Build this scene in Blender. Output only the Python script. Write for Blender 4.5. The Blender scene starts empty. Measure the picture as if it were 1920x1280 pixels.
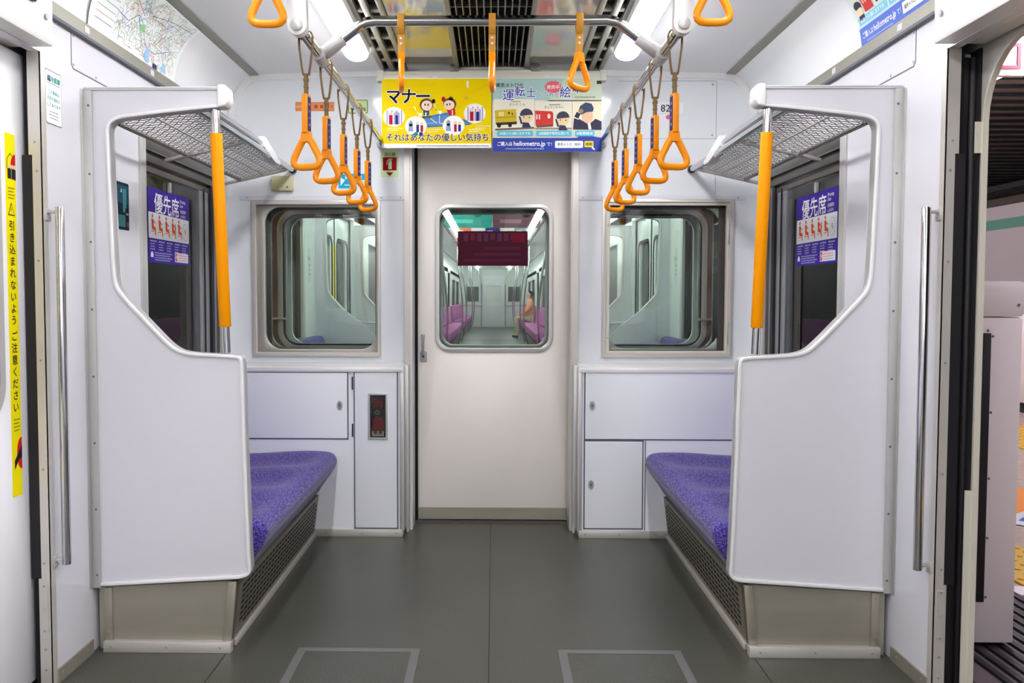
import bpy, bmesh, math, random
from mathutils import Vector, Matrix
from mathutils.geometry import tessellate_polygon

SC = bpy.context.scene
COL = SC.collection
PI = math.pi

# ------------------------------------------------------------------ camera
CX, CZ = 0.0127, 1.1209
YAW, PITCH, ROLL = -0.0166, 0.0461, 0.0016
cam_d = bpy.data.cameras.new('camera')
cam = bpy.data.objects.new('camera', cam_d)
COL.objects.link(cam)
fw = Vector((math.sin(YAW) * math.cos(PITCH), math.cos(YAW) * math.cos(PITCH), -math.sin(PITCH)))
r0 = Vector((math.cos(YAW), -math.sin(YAW), 0))
u0 = r0.cross(fw)
rt = r0 * math.cos(ROLL) + u0 * math.sin(ROLL)
up = u0 * math.cos(ROLL) - r0 * math.sin(ROLL)
cam.matrix_world = Matrix(((rt.x, up.x, -fw.x, CX), (rt.y, up.y, -fw.y, 0.0), (rt.z, up.z, -fw.z, CZ), (0, 0, 0, 1)))
cam_d.sensor_width = 36.0
cam_d.lens = 30.0
cam_d.shift_x = 0.0317
cam_d.shift_y = -0.0051
cam_d.clip_start = 0.02
SC.camera = cam

# ------------------------------------------------------------------ world and exposure
wd = bpy.data.worlds.new('station_dark')
SC.world = wd
wd.use_nodes = True
wd.node_tree.nodes['Background'].inputs[0].default_value = (0.55, 0.56, 0.62, 1)
wd.node_tree.nodes['Background'].inputs[1].default_value = 0.02
SC.view_settings.view_transform = 'Standard'
SC.view_settings.look = 'None'
SC.view_settings.gamma = 1.0
SC.view_settings.use_curve_mapping = False
SC.view_settings.exposure = 1.17
SC.cycles.use_denoising = True
SC.cycles.max_bounces = 18
SC.cycles.diffuse_bounces = 14
SC.cycles.glossy_bounces = 4
SC.cycles.transmission_bounces = 6
SC.cycles.transparent_max_bounces = 16
SC.cycles.sample_clamp_indirect = 6.0
SC.cycles.caustics_reflective = False
SC.cycles.caustics_refractive = False
TUBE = 14.0        # strength of the car's fluorescent tubes
PLAT = 28.0         # strength of the platform's tubes

# ------------------------------------------------------------------ materials
def lin(c):
    c = c / 255.0
    return c / 12.92 if c <= 0.04045 else ((c + 0.055) / 1.055) ** 2.4
def C(r, g, b): return (lin(r), lin(g), lin(b), 1.0)
def mat(name, col, rough=0.5, metal=0.0, spec=0.5, emit=0.0, noise=None, coat=0.0):
    m = bpy.data.materials.new(name); m.use_nodes = True
    nt = m.node_tree; b = nt.nodes['Principled BSDF']
    b.inputs['Base Color'].default_value = C(*col)
    b.inputs['Roughness'].default_value = rough
    b.inputs['Metallic'].default_value = metal
    b.inputs['Specular IOR Level'].default_value = spec
    b.inputs['Coat Weight'].default_value = coat
    if emit:
        b.inputs['Emission Color'].default_value = C(*col); b.inputs['Emission Strength'].default_value = emit
    if noise:                                   # (scale xyz, other colour, low, high)
        sc, col2, lo, hi = noise
        tc = nt.nodes.new('ShaderNodeTexCoord'); mp = nt.nodes.new('ShaderNodeMapping')
        mp.inputs['Scale'].default_value = sc
        nz = nt.nodes.new('ShaderNodeTexNoise'); nz.inputs['Scale'].default_value = 1.0; nz.inputs['Detail'].default_value = 4
        rp = nt.nodes.new('ShaderNodeMapRange'); rp.inputs[1].default_value = lo; rp.inputs[2].default_value = hi
        mx = nt.nodes.new('ShaderNodeMix'); mx.data_type = 'RGBA'
        mx.inputs[6].default_value = C(*col); mx.inputs[7].default_value = C(*col2)
        nt.links.new(tc.outputs['Object'], mp.inputs[0]); nt.links.new(mp.outputs[0], nz.inputs['Vector'])
        nt.links.new(nz.outputs[0], rp.inputs[0]); nt.links.new(rp.outputs[0], mx.inputs[0])
        nt.links.new(mx.outputs[2], b.inputs['Base Color'])
    return m
M = {}
M['white'] = mat('white_melamine', (218, 218, 223), 0.16, spec=0.5)
M['cove'] = mat('cove_white', (234, 237, 238), 0.22, spec=0.5)
M['panel'] = mat('partition_white', (215, 213, 218), 0.3)
M['endw'] = mat('end_wall_white', (225, 229, 231), 0.13)
M['ceil'] = mat('ceiling_white', (238, 239, 240), 0.17, spec=0.5)
M['cab'] = mat('cabinet_white', (238, 241, 244), 0.3)
M['alu'] = mat('brushed_aluminium', (198, 197, 194), 0.35, 0.4)
M['alud'] = mat('grey_anodised_aluminium', (158, 159, 163), 0.4, 0.4)
M['trimw'] = mat('satin_edge_trim', (232, 231, 230), 0.25, 0.1)
M['steel'] = mat('worn_stainless', (168, 163, 147), 0.42, 0.45, noise=((3, 3, 9), (152, 146, 131), 0.3, 0.8))
M['steelb'] = mat('bright_stainless', (206, 202, 194), 0.36, 0.4)
M['chrome'] = mat('polished_chrome', (206, 206, 208), 0.1, 1.0)
M['orange'] = mat('orange_plastic', (244, 146, 2), 0.28, spec=0.35)
M['orangep'] = mat('orange_pole_sleeve', (236, 148, 0), 0.4, spec=0.1)
M['whitep'] = mat('white_grip_plastic', (236, 238, 236), 0.3)
M['belt'] = mat('olive_brown_belt', (124, 98, 50), 0.6)
M['belto'] = mat('ochre_belt', (190, 132, 30), 0.55)
M['doorg'] = mat('warm_grey_door', (247, 242, 234), 0.45, noise=((2.2, 2.2, 2.2), (240, 234, 225), 0.3, 0.75))
M['rub'] = mat('black_rubber', (20, 16, 22), 0.55)
M['blk'] = mat('dark_void', (8, 8, 8), 0.8)
M['gap'] = mat('groove_grey', (96, 98, 108), 0.6)
M['dmet'] = mat('dark_grey_metal', (96, 93, 88), 0.4, 0.4)
M['cream'] = mat('cream_painted_metal', (206, 202, 186), 0.4)
M['beige'] = mat('beige_cover', (196, 192, 150), 0.45)
M['armw'] = mat('white_painted_arm', (238, 238, 234), 0.3)
M['slat'] = mat('ceiling_slat_grey', (150, 148, 136), 0.4, 0.4)
M['gloss'] = mat('glossy_ceiling_panel', (196, 194, 182), 0.1, 0.55)
M['brown'] = mat('gangway_brown', (70, 58, 48), 0.7)
M['pinkw'] = mat('gangway_pinkish_wall', (140, 116, 110), 0.55)
M['greenw'] = mat('next_car_white', (226, 233, 229), 0.3)
M['pink'] = mat('pink_seat_cloth', (188, 108, 170), 0.8)
M['pwhite'] = mat('platform_gate_white', (226, 216, 218), 0.35)
M['pwall'] = mat('platform_wall', (198, 186, 184), 0.5)
M['pfloor'] = mat('platform_stone', (160, 142, 128), 0.5, noise=((14, 14, 14), (190, 170, 156), 0.3, 0.7))
M['pceil'] = mat('platform_ceiling_brown', (92, 74, 66), 0.5)
M['pgrey'] = mat('platform_kerb_grey', (96, 84, 88), 0.5)
M['green'] = mat('green_band', (0, 128, 96), 0.4)
M['yellowt'] = mat('yellow_tactile', (214, 172, 60), 0.55)
M['tun'] = mat('tunnel_wall', (116, 100, 86), 0.7, noise=((1, 4, 0.4), (70, 58, 48), 0.3, 0.7))
M['redb'] = mat('red_brown', (96, 40, 34), 0.6)
M['skin'] = mat('skin', (226, 176, 150), 0.5)
M['peach'] = mat('peach_cloth', (236, 160, 120), 0.8)
M['khaki'] = mat('beige_cloth', (206, 190, 160), 0.8)
M['hair'] = mat('dark_hair', (40, 32, 28), 0.6)
M['red'] = mat('red_paint', (176, 20, 30), 0.4)
M['tube'] = mat('lit_fluorescent_tube', (254, 252, 255), 0.4, emit=TUBE)
M['ptube'] = mat('lit_platform_tube', (250, 244, 255), 0.4, emit=PLAT)

# floor: grey-green vinyl with fine light and dark specks
m = mat('speckled_vinyl', (104, 104, 98), 0.36)
nt = m.node_tree; b = nt.nodes['Principled BSDF']
tc = nt.nodes.new('ShaderNodeTexCoord')
n1 = nt.nodes.new('ShaderNodeTexNoise'); n1.inputs['Scale'].default_value = 260; n1.inputs['Detail'].default_value = 2
r1 = nt.nodes.new('ShaderNodeValToRGB')
for k, (p, c) in enumerate(((0.0, (55, 56, 47)), (0.40, (73, 74, 65)), (0.62, (80, 81, 71)), (0.74, (122, 121, 108)))):
    e = r1.color_ramp.elements[k] if k < 2 else r1.color_ramp.elements.new(p)
    e.position = p; e.color = C(*c)
n2 = nt.nodes.new('ShaderNodeTexNoise'); n2.inputs['Scale'].default_value = 2.5
mx = nt.nodes.new('ShaderNodeMix'); mx.data_type = 'RGBA'; mx.blend_type = 'MULTIPLY'; mx.inputs[0].default_value = 0.35
nt.links.new(tc.outputs['Object'], n1.inputs['Vector']); nt.links.new(n1.outputs[0], r1.inputs[0])
nt.links.new(tc.outputs['Object'], n2.inputs['Vector'])
nt.links.new(r1.outputs[0], mx.inputs[6]); nt.links.new(n2.outputs[0], mx.inputs[7]); nt.links.new(mx.outputs[2], b.inputs['Base Color'])
M['floor'] = m
M['leafw'] = mat('white_door_leaf', (246, 246, 249), 0.2)
M['ntube'] = mat('lit_tube_next_carriage', (252, 254, 252), 0.4, emit=6.0)
M['recess'] = mat('window_recess_plate', (164, 161, 152), 0.35, 0.4)
M['reveal'] = mat('dark_reveal', (58, 52, 48), 0.6)
M['hatch'] = mat('dull_hatch_frame', (112, 111, 110), 0.35, 0.3)
M['grid'] = mat('grille_metal', (128, 122, 108), 0.45, 0.35)

# seat moquette: short diagonal dashes of violet, blue and pink
m = mat('purple_moquette', (92, 72, 170), 0.85, spec=0.2)
nt = m.node_tree; b = nt.nodes['Principled BSDF']
b.inputs['Sheen Weight'].default_value = 0.25
tc = nt.nodes.new('ShaderNodeTexCoord'); mp = nt.nodes.new('ShaderNodeMapping')
mp.inputs['Rotation'].default_value = (0, 0, 0.0); mp.inputs['Scale'].default_value = (230, 62, 230)
n1 = nt.nodes.new('ShaderNodeTexNoise'); n1.inputs['Scale'].default_value = 1.0; n1.inputs['Detail'].default_value = 1
r1 = nt.nodes.new('ShaderNodeValToRGB'); r1.color_ramp.interpolation = 'CONSTANT'
for k, (p, c) in enumerate(((0.0, (26, 22, 76)), (0.40, (56, 44, 126)), (0.50, (76, 60, 150)), (0.57, (72, 90, 160)), (0.63, (136, 72, 134)))):
    e = r1.color_ramp.elements[k] if k < 2 else r1.color_ramp.elements.new(p)
    e.position = p; e.color = C(*c)
nt.links.new(tc.outputs['Object'], mp.inputs[0]); nt.links.new(mp.outputs[0], n1.inputs['Vector'])
nt.links.new(n1.outputs[0], r1.inputs[0]); nt.links.new(r1.outputs[0], b.inputs['Base Color'])
M['seat'] = m

def glass(name, tint, base=0.05):
    m = bpy.data.materials.new(name); m.use_nodes = True
    nt = m.node_tree; nt.nodes.clear()
    o = nt.nodes.new('ShaderNodeOutputMaterial'); mix = nt.nodes.new('ShaderNodeMixShader')
    t = nt.nodes.new('ShaderNodeBsdfTransparent'); g = nt.nodes.new('ShaderNodeBsdfGlossy')
    g.inputs['Roughness'].default_value = 0.0
    f = nt.nodes.new('ShaderNodeFresnel'); f.inputs['IOR'].default_value = 1.5
    t.inputs[0].default_value = C(*tint)
    nt.links.new(f.outputs[0], mix.inputs[0]); nt.links.new(t.outputs[0], mix.inputs[1]); nt.links.new(g.outputs[0], mix.inputs[2])
    nt.links.new(mix.outputs[0], o.inputs[0])
    return m
M['glass'] = glass('greenish_window_glass', (247, 252, 249))
M['glassd'] = glass('tinted_side_glass', (240, 242, 240))

PAINT = {}
def paint(col):
    if col not in PAINT: PAINT[col] = mat('ink_%02x%02x%02x' % col, col, 0.5, spec=0.06)
    return PAINT[col]

# ------------------------------------------------------------------ objects, tags and mesh building
def origin(p):
    v = Vector((0, 0, 0))
    while p is not None:
        v += Vector(p.location); p = p.parent
    return v
def tag(o, label=None, cat=None, group=None, kind=None):
    if label: o['label'] = label
    if cat: o['category'] = cat
    if group: o['group'] = group
    if kind: o['kind'] = kind
    return o
def thing(name, label, cat, loc=(0, 0, 0), group=None, kind=None):
    o = bpy.data.objects.new(name, None); COL.objects.link(o)
    o.location = loc; o.empty_display_size = 0.05
    return tag(o, label, cat, group, kind)
def tagobj(o, *a, **k): return tag(o, *a, **k)
def copy_tree(src, parent=None):
    c = src.copy(); COL.objects.link(c); c.parent = parent
    for ch in list(src.children): copy_tree(ch, c)
    return c

PL = {'xz': lambda a, b, t: (a, t, b), 'yz': lambda a, b, t: (t, a, b), 'xy': lambda a, b, t: (a, b, t)}
def rr(a0, a1, b0, b1, r, n=6):
    pts = []
    for cx, cy, st in ((a1 - r, b1 - r, 0), (a0 + r, b1 - r, 90), (a0 + r, b0 + r, 180), (a1 - r, b0 + r, 270)):
        for k in range(n + 1):
            t = math.radians(st + 90 * k / n); pts.append((cx + r * math.cos(t), cy + r * math.sin(t)))
    return pts
def rect(a0, a1, b0, b1): return [(a0, b0), (a1, b0), (a1, b1), (a0, b1)]
def mir(pts, s): return [(s * a, b) for a, b in pts]

class MB:
    def __init__(self): self.v = []; self.f = []; self.mi = []; self.mats = []
    def m(self, k):
        mt = M[k] if isinstance(k, str) else k
        if mt not in self.mats: self.mats.append(mt)
        return self.mats.index(mt)
    def add(self, vs, fs, k):
        o = len(self.v); i = self.m(k)
        self.v += [tuple(x) for x in vs]
        for f in fs: self.f.append([o + q for q in f]); self.mi.append(i)
        return self
    def box(self, x0, x1, y0, y1, z0, z1, k):
        x0, x1 = min(x0, x1), max(x0, x1); y0, y1 = min(y0, y1), max(y0, y1); z0, z1 = min(z0, z1), max(z0, z1)
        vs = [(x, y, z) for z in (z0, z1) for y in (y0, y1) for x in (x0, x1)]
        return self.add(vs, [(0, 2, 3, 1), (4, 5, 7, 6), (0, 1, 5, 4), (2, 6, 7, 3), (0, 4, 6, 2), (1, 3, 7, 5)], k)
    def plate(self, outer, holes, plane, t0, t1, k):
        fn = PL[plane]; loops = [outer] + list(holes)
        flat = [p for l in loops for p in l]; n = len(flat)
        tris = tessellate_polygon([[Vector((a, b, 0)) for a, b in l] for l in loops])
        vs = [fn(a, b, t0) for a, b in flat] + [fn(a, b, t1) for a, b in flat]
        fs = [tuple(t) for t in tris] + [tuple(n + q for q in reversed(t)) for t in tris]
        o = 0
        for l in loops:
            c = len(l)
            for q in range(c):
                a, b2 = o + q, o + (q + 1) % c
                fs.append((a, b2, n + b2, n + a))
            o += c
        return self.add(vs, fs, k)
    def tube(self, pts, r, k, seg=12, closed=False, cap=True, ry=None, up=None):
        P = [Vector(p) for p in pts]; n = len(P); rings = []
        N = None
        for i in range(n):
            a = P[i - 1] if (i or closed) else P[i]
            c = P[(i + 1) % n] if (i < n - 1 or closed) else P[i]
            t = (c - a).normalized()
            if N is None:
                ref = Vector(up) if up else (Vector((0, 0, 1)) if abs(t.z) < 0.9 else Vector((1, 0, 0)))
                N = (ref - t * ref.dot(t)).normalized()
            else:
                if up: N = Vector(up)
                N = (N - t * N.dot(t)).normalized()
            B = t.cross(N)
            rad = r[i] if isinstance(r, (list, tuple)) else r
            rb = rad if ry is None else ry
            rings.append([P[i] + N * (rad * math.cos(2 * PI * q / seg)) + B * (rb * math.sin(2 * PI * q / seg)) for q in range(seg)])
        vs = [v for g in rings for v in g]; fs = []
        for i in range(n if closed else n - 1):
            j = (i + 1) % n
            for q in range(seg):
                q2 = (q + 1) % seg
                fs.append((i * seg + q, i * seg + q2, j * seg + q2, j * seg + q))
        if not closed and cap:
            fs.append(tuple(range(seg))[::-1]); fs.append(tuple((n - 1) * seg + q for q in range(seg)))
        return self.add(vs, fs, k)
    def disc(self, c, n, r, h, k, seg=10):
        c = Vector(c); n = Vector(n).normalized()
        return self.tube([c, c + n * h], r, k, seg)
    def strip(self, path, w, plane, t0, t1, k, closed=False):
        """band of width w to the left of an open path, from depth t0 to t1"""
        n = len(path); inn = []
        for i in range(n):
            a = path[i - 1] if (i or closed) else path[i]; c = path[(i + 1) % n] if (i < n - 1 or closed) else path[i]
            b = path[i]
            d1 = Vector((b[0] - a[0], b[1] - a[1])); d2 = Vector((c[0] - b[0], c[1] - b[1]))
            if d1.length < 1e-9: d1 = d2
            if d2.length < 1e-9: d2 = d1
            d1.normalize(); d2.normalize()
            n1 = Vector((-d1.y, d1.x)); n2 = Vector((-d2.y, d2.x)); nn = (n1 + n2)
            nn = nn.normalized(); sc = 1 / max(0.4, nn.dot(n1))
            inn.append((b[0] + nn.x * w * sc, b[1] + nn.y * w * sc))
        fn = PL[plane]
        vs = []
        for p, q in zip(path, inn): vs += [fn(*p, t0), fn(*q, t0), fn(*q, t1), fn(*p, t1)]
        fs = []
        for i in range(n if closed else n - 1):
            o, o2 = 4 * i, 4 * ((i + 1) % n)
            for q in range(4): fs.append((o + q, o + (q + 1) % 4, o2 + (q + 1) % 4, o2 + q))
        if not closed: fs += [(0, 1, 2, 3), tuple(4 * (n - 1) + q for q in (3, 2, 1, 0))]
        return self.add(vs, fs, k)
    def build(self, name, parent=None, bevel=0.0, segs=2, angle=32, recalc=True):
        o = origin(parent)
        me = bpy.data.meshes.new(name)
        me.from_pydata([(x - o.x, y - o.y, z - o.z) for x, y, z in self.v], [], self.f)
        for mt in self.mats: me.materials.append(mt)
        me.polygons.foreach_set('material_index', self.mi)
        bm = bmesh.new(); bm.from_mesh(me)
        if recalc: bmesh.ops.recalc_face_normals(bm, faces=bm.faces)
        if bevel:
            es = [e for e in bm.edges if len(e.link_faces) == 2 and e.calc_face_angle(0) > 0.6]
            bmesh.ops.bevel(bm, geom=es, offset=bevel, segments=segs, profile=0.5, affect='EDGES', clamp_overlap=True)
        lim = math.radians(angle)
        for f in bm.faces: f.smooth = True
        for e in bm.edges: e.smooth = not (len(e.link_faces) != 2 or e.calc_face_angle(0) > lim)
        bm.to_mesh(me); bm.free()
        ob = bpy.data.objects.new(name, me); COL.objects.link(ob)
        if parent is not None: ob.parent = parent
        return ob
def struct(name, mb, label=None, cat=None, **k):
    o = mb.build(name, None, **k)
    return tag(o, label, cat, None, 'structure')

# ------------------------------------------------------------------ printed artwork: flat shapes and lettering in sheet coordinates
class Art:
    def __init__(self): self.it = []
    def poly(self, pts, col, k=1): self.it.append((list(pts), [tuple(range(len(pts)))], col, k))
    def rect(self, x0, y0, x1, y1, col, k=1): self.poly([(x0, y0), (x1, y0), (x1, y1), (x0, y1)], col, k)
    def rrect(self, x0, y0, x1, y1, r, col, k=1): self.poly(rr(x0, x1, y0, y1, r, 4), col, k)
    def ell(self, cx, cy, rx, ry, col, k=1, n=24, a0=0, a1=360):
        self.poly([(cx + rx * math.cos(math.radians(a0 + (a1 - a0) * q / n)), cy + ry * math.sin(math.radians(a0 + (a1 - a0) * q / n))) for q in range(n + (a1 - a0 < 360))], col, k)
    def line(self, pts, w, col, k=1):
        for (x0, y0), (x1, y1) in zip(pts, pts[1:]):
            d = math.hypot(x1 - x0, y1 - y0) or 1e-6
            nx, ny = -(y1 - y0) / d * w / 2, (x1 - x0) / d * w / 2
            ex, ey = (x1 - x0) / d * w / 2, (y1 - y0) / d * w / 2
            self.poly([(x0 + nx - ex, y0 + ny - ey), (x0 - nx - ex, y0 - ny - ey), (x1 - nx + ex, y1 - ny + ey), (x1 + nx + ex, y1 + ny + ey)], col, k)
    def text(self, s, x, y, size, col, k=2, al='l', bold=0.0, sx=1.0, width=None):
        cu = bpy.data.curves.new('lettering', 'FONT'); cu.body = s; cu.size = size
        cu.resolution_u = 2
        cu.align_x = {'l': 'LEFT', 'c': 'CENTER', 'r': 'RIGHT'}[al]
        ob = bpy.data.objects.new('lettering', cu); COL.objects.link(ob)
        dg = bpy.context.evaluated_depsgraph_get()
        me = bpy.data.meshes.new_from_object(ob.evaluated_get(dg))
        vs = [(v.co.x, v.co.y) for v in me.vertices]; fs = [tuple(p.vertices) for p in me.polygons]
        bpy.data.objects.remove(ob); bpy.data.meshes.remove(me); bpy.data.curves.remove(cu)
        if not vs: return
        if width:
            w = max(a for a, _ in vs) - min(a for a, _ in vs); sx = width / max(w, 1e-6)
        dirs = [(0, 0)]
        if bold:
            nd = 4 if bold < .03 else 8; r_ = bold * size
            dirs += [(r_ * math.cos(2 * PI * (q + .5) / nd), r_ * math.sin(2 * PI * (q + .5) / nd)) for q in range(nd)]
        for q, (dx, dy) in enumerate(dirs): self.it.append(([(x + dx + a * sx, y + dy + b2) for a, b2 in vs], fs, col, k + q * .1))
    def vtext(self, s, x, y, size, step, col, k=2, bold=0.0, sx=1.0):
        for q, ch in enumerate(s):
            if ch != ' ': self.text(ch, x, y - q * step, size, col, k, 'c', bold, sx)
    def fine(self, x0, x1, y, h, col, k=2, seed=1):
        rnd = random.Random(seed); x = x0
        while x < x1 - h * .4:
            w = h * rnd.uniform(.5, .95); self.rect(x, y, min(x + w, x1), y + h * rnd.uniform(.7, 1), col, k); x += w + h * .3
    def put(self, mb, fn, dk=0.0004):
        for vs, fs, col, k in self.it: mb.add([fn(a, b, k * dk) for a, b in vs], fs, paint(col))
        return mb
def plane_fn(o, U, V, N):
    o, U, V, N = Vector(o), Vector(U), Vector(V), Vector(N)
    return lambda a, b, h: o + U * a + V * b + N * h

# ================================================================== the setting
W = 1.25                    # half width between the side walls
YP, YE, YC = 2.633, 4.06, 3.942   # partition front, end wall, cabinet front
COVE = [(1.25, 1.90), (1.249, 1.955), (1.243, 2.005), (1.229, 2.050), (1.207, 2.092), (1.176, 2.130), (1.137, 2.160)]
SKIN = 1.36                 # outer skin of the car body
Y0 = -14.0                   # far behind the camera

fl = MB().box(-SKIN, SKIN, Y0, 4.235, -0.12, 0, 'floor')
fl.box(-.0016, .0016, 0.3, 4.21, 0, .0004, 'rub')
for s in (-1, 1): fl.box(s * .826 - .0016, s * .826 + .0016, 0.3, 2.616, 0, .0004, 'rub')
struct('floor', fl, 'grey speckled vinyl floor of the carriage', 'floor')

def side_wall(s, nm):
    mb = MB()
    mb.plate(rect(2.392, YE + .03, 0, 1.95), [rect(3.045, 3.95, .83, 1.69)], 'yz', s * W, s * (W + .03), 'white')
    mb.plate(rect(Y0, 1.09, 0, 1.95), [], 'yz', s * W, s * (W + .03), 'white')
    mb.plate(rect(1.09, 2.392, 1.80, 1.95), [], 'yz', s * W, s * (W + .03), 'white')
    path = [(s * x, z) for x, z in COVE]
    n = len(path)
    vs = [(x, y, z) for x, z in path for y in (Y0, YE + .03)]
    vs += [(x + s * .03, y, z + .012) for x, z in path for y in (Y0, YE + .03)]
    fs = []
    for q in range(n - 1):
        fs += [(2 * q, 2 * q + 1, 2 * q + 3, 2 * q + 2), (2 * n + 2 * q, 2 * n + 2 * q + 2, 2 * n + 2 * q + 3, 2 * n + 2 * q + 1)]
    fs += [(0, 2 * n, 2 * n + 1, 1), (2 * n - 2, 2 * n - 1, 4 * n - 1, 4 * n - 2)]
    mb.add(vs, fs, 'cove')
    # thin joints of the access panel above the partition and its screws
    xi = s * (W - .0008)
    for a, b in (((2.56, 1.91), (2.56, 1.812)), ((2.56, 1.812), (2.572, 1.800)), ((2.572, 1.800), (3.30, 1.800))):
        mb.strip([a, b], .004, 'yz', xi, s * (W + .001), 'gap')
    for y, z in ((2.575, 1.90), (2.575, 1.815), (2.72, 1.812), (3.0, 1.812)):
        mb.disc((s * W, y, z), (-s, 0, 0), .004, .0015, 'alud', 8)
    return struct(nm, mb, 'white glossy side wall on the %s of the aisle' % ('left' if s < 0 else 'right'), 'wall')
side_wall(-1, 'wall_left'); side_wall(1, 'wall_right')

def skin(s, nm):
    mb = MB()
    o = rect(Y0, 4.22, -.1, 2.35)
    door = [(1.09, 0.0), (2.372, 0.0)] + [(2.372 - .2 + .2 * math.cos(t), 1.60 + .2 * math.sin(t)) for t in [PI / 2 * q / 8 for q in range(9)]] + [(1.29 - .2 * math.sin(t), 1.60 + .2 * math.cos(t)) for t in [PI / 2 * q / 8 for q in range(9)]]
    mb.plate(o, [door, rr(3.06, 3.94, .85, 1.66, .05)], 'yz', s * 1.343, s * 1.356, 'steelb')
    mb.strip(door[1:-1], .006, 'yz', s * 1.3415, s * 1.3572, 'cream')
    for z0, z1 in ((0, .585), (1.515, 1.60)): mb.box(s * 1.325, s * 1.3425, 2.372, 2.377, z0, z1, 'cream')
    mb.box(s * 1.336, s * 1.3425, 2.379, 2.70, 0, 1.80, 'blk')
    return struct(nm, mb, 'stainless outer body side with rounded door corner, %s' % ('dark track side' if s < 0 else 'platform side'), 'car body')
skin(-1, 'wall_outer_left'); skin(1, 'wall_outer_right')

# ceiling
cl = MB()
for s in (-1, 1):
    for (xa, za, xb, zb, k) in ((1.10, 2.166, .515, 2.183, 'ceil'), (.392, 2.184, .168, 2.184, 'gloss')):
        vs = [(s * xa, Y0, za), (s * xa, YE, za), (s * xb, YE, zb), (s * xb, Y0, zb)]
        vs += [(x, y, z + .02) for x, y, z in vs]
        cl.add(vs, [(0, 1, 2, 3), (7, 6, 5, 4), (0, 4, 5, 1), (2, 6, 7, 3), (1, 5, 6, 2), (0, 3, 7, 4)], k)
cl.box(-1.3, 1.3, Y0, 4.22, 2.30, 2.36, 'blk')
# small speaker perforations in the ceiling near the tube ends
for s in (-1, 1):
    for q in range(7):
        for w in range(4): cl.disc((s * (.50 - .0) - s * q * .008 - s * .02 * 0 - s * (-.03), 3.74 + w * .018 + (q % 2) * .009, 2.1825), (0, 0, -1), .0028, .001, 'gap', 6)
struct('ceiling', cl, 'glossy white carriage ceiling with grey centre panels', 'ceiling')
for s, nm in ((-1, 'trim_1'), (1, 'trim_2')):
    mb = MB()
    vs = [(s * 1.139, y, z) for y in (Y0, YE) for z in (2.158, 2.182)] + [(s * 1.097, y, z) for y in (Y0, YE) for z in (2.161, 2.185)]
    mb.add(vs, [(0, 2, 6, 4), (1, 5, 7, 3), (0, 1, 3, 2), (4, 6, 7, 5), (0, 4, 5, 1), (2, 3, 7, 6)], 'slat')
    struct(nm, mb, 'grey metal strip between ceiling and cove on the %s' % ('left' if s < 0 else 'right'), 'trim')
def map_rail(s, nm):
    mb = MB().box(s * 1.236, s * 1.252, Y0, YE, 1.915, 1.955, 'slat')
    mb.box(s * 1.232, s * 1.252, Y0, YE, 1.907, 1.916, 'gap')
    for y in (2.62, 3.12, 3.75): mb.box(s * 1.2345, s * 1.238, y, y + .03, 1.925, 1.945, 'white')
    struct(nm, mb, 'grey poster rail along the %s cove' % ('left' if s < 0 else 'right'), 'trim')
map_rail(-1, 'trim_3'); map_rail(1, 'trim_4')

# end wall
arch = [(W, 0)] + [(x, z) for x, z in COVE] + [(1.06, 2.172), (.5, 2.19)]
outer = [(.388, 0), (W, 0)] + COVE + [(1.06, 2.172), (.5, 2.19)] + [(-.5, 2.19), (-1.06, 2.172)] + [(-x, z) for x, z in reversed(COVE)] + [(-W, 0), (-.388, 0), (-.388, 1.90), (.388, 1.90)]
ew = MB()
ew.plate(outer, [rect(.535, 1.122, .848, 1.562), rect(-1.122, -.535, .848, 1.562)], 'xz', YE, YE + .02, 'endw')
for s in (-1, 1):
    ew.box(s * .41, s * 1.195, YE - .004, YE, 1.578, 1.598, 'white')
    for x in (.43, .52, 1.16): ew.disc((s * x, YE - .004, 1.588), (0, -1, 0), .004, .001, 'alud', 8)
for a, b in (((.598, 2.13), (1.052, 2.13)), ((1.052, 2.13), (1.052, 1.60)), ((.598, 1.863), (1.052, 1.863))):
    ew.strip([a, b], .0022, 'xz', YE - .0008, YE + .001, 'alud')
for x, z in ((1.035, 2.115), (.70, 2.115), (1.035, 1.88), (.86, 2.115)): ew.disc((x, YE, z), (0, -1, 0), .005, .0015, 'alud', 8)
struct('wall_end', ew, 'white end wall with two windows and gangway doorway', 'wall')
at = MB()
for s in (-1, 1):
    at.strip([(s * (x - (.004 if x > 1.2 else 0)), z) for x, z in COVE + [(1.06, 2.170), (.52, 2.186)]], .03 * s, 'xz', YE - .006, YE + .002, 'trimw')
struct('trim_5', at, 'pale arched joint strip around the end wall', 'trim')

# outer end skin of this car and of the next one
def end_skin(y0, y1, k, nm, lab):
    mb = MB()
    mb.plate(rect(-SKIN, SKIN, -.1, 2.35), [rr(.555, 1.085, .868, 1.545, .075), rr(-1.085, -.555, .868, 1.545, .075), rect(-.405, .405, -.02, 1.92)], 'xz', y0, y1, k)
    return struct(nm, mb, lab, 'car body')
end_skin(4.20, 4.22, 'steel', 'wall_outer_end', 'grey outer end skin of this carriage')
mb = MB()
for s in (-1, 1):
    mb.box(s * .42, s * .44, 4.22, 4.48, -.05, 2.05, 'brown')
    mb.box(s * .388, s * .41, YE + .02, 4.20, 0, 1.92, 'steel')
mb.box(-.44, .44, 4.22, 4.48, 2.0, 2.02, 'brown'); mb.box(-.44, .44, 4.235, 4.48, -.06, -.004, 'dmet')
struct('wall_gangway', mb, 'dark brown gangway hood between the carriages', 'gangway')

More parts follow.
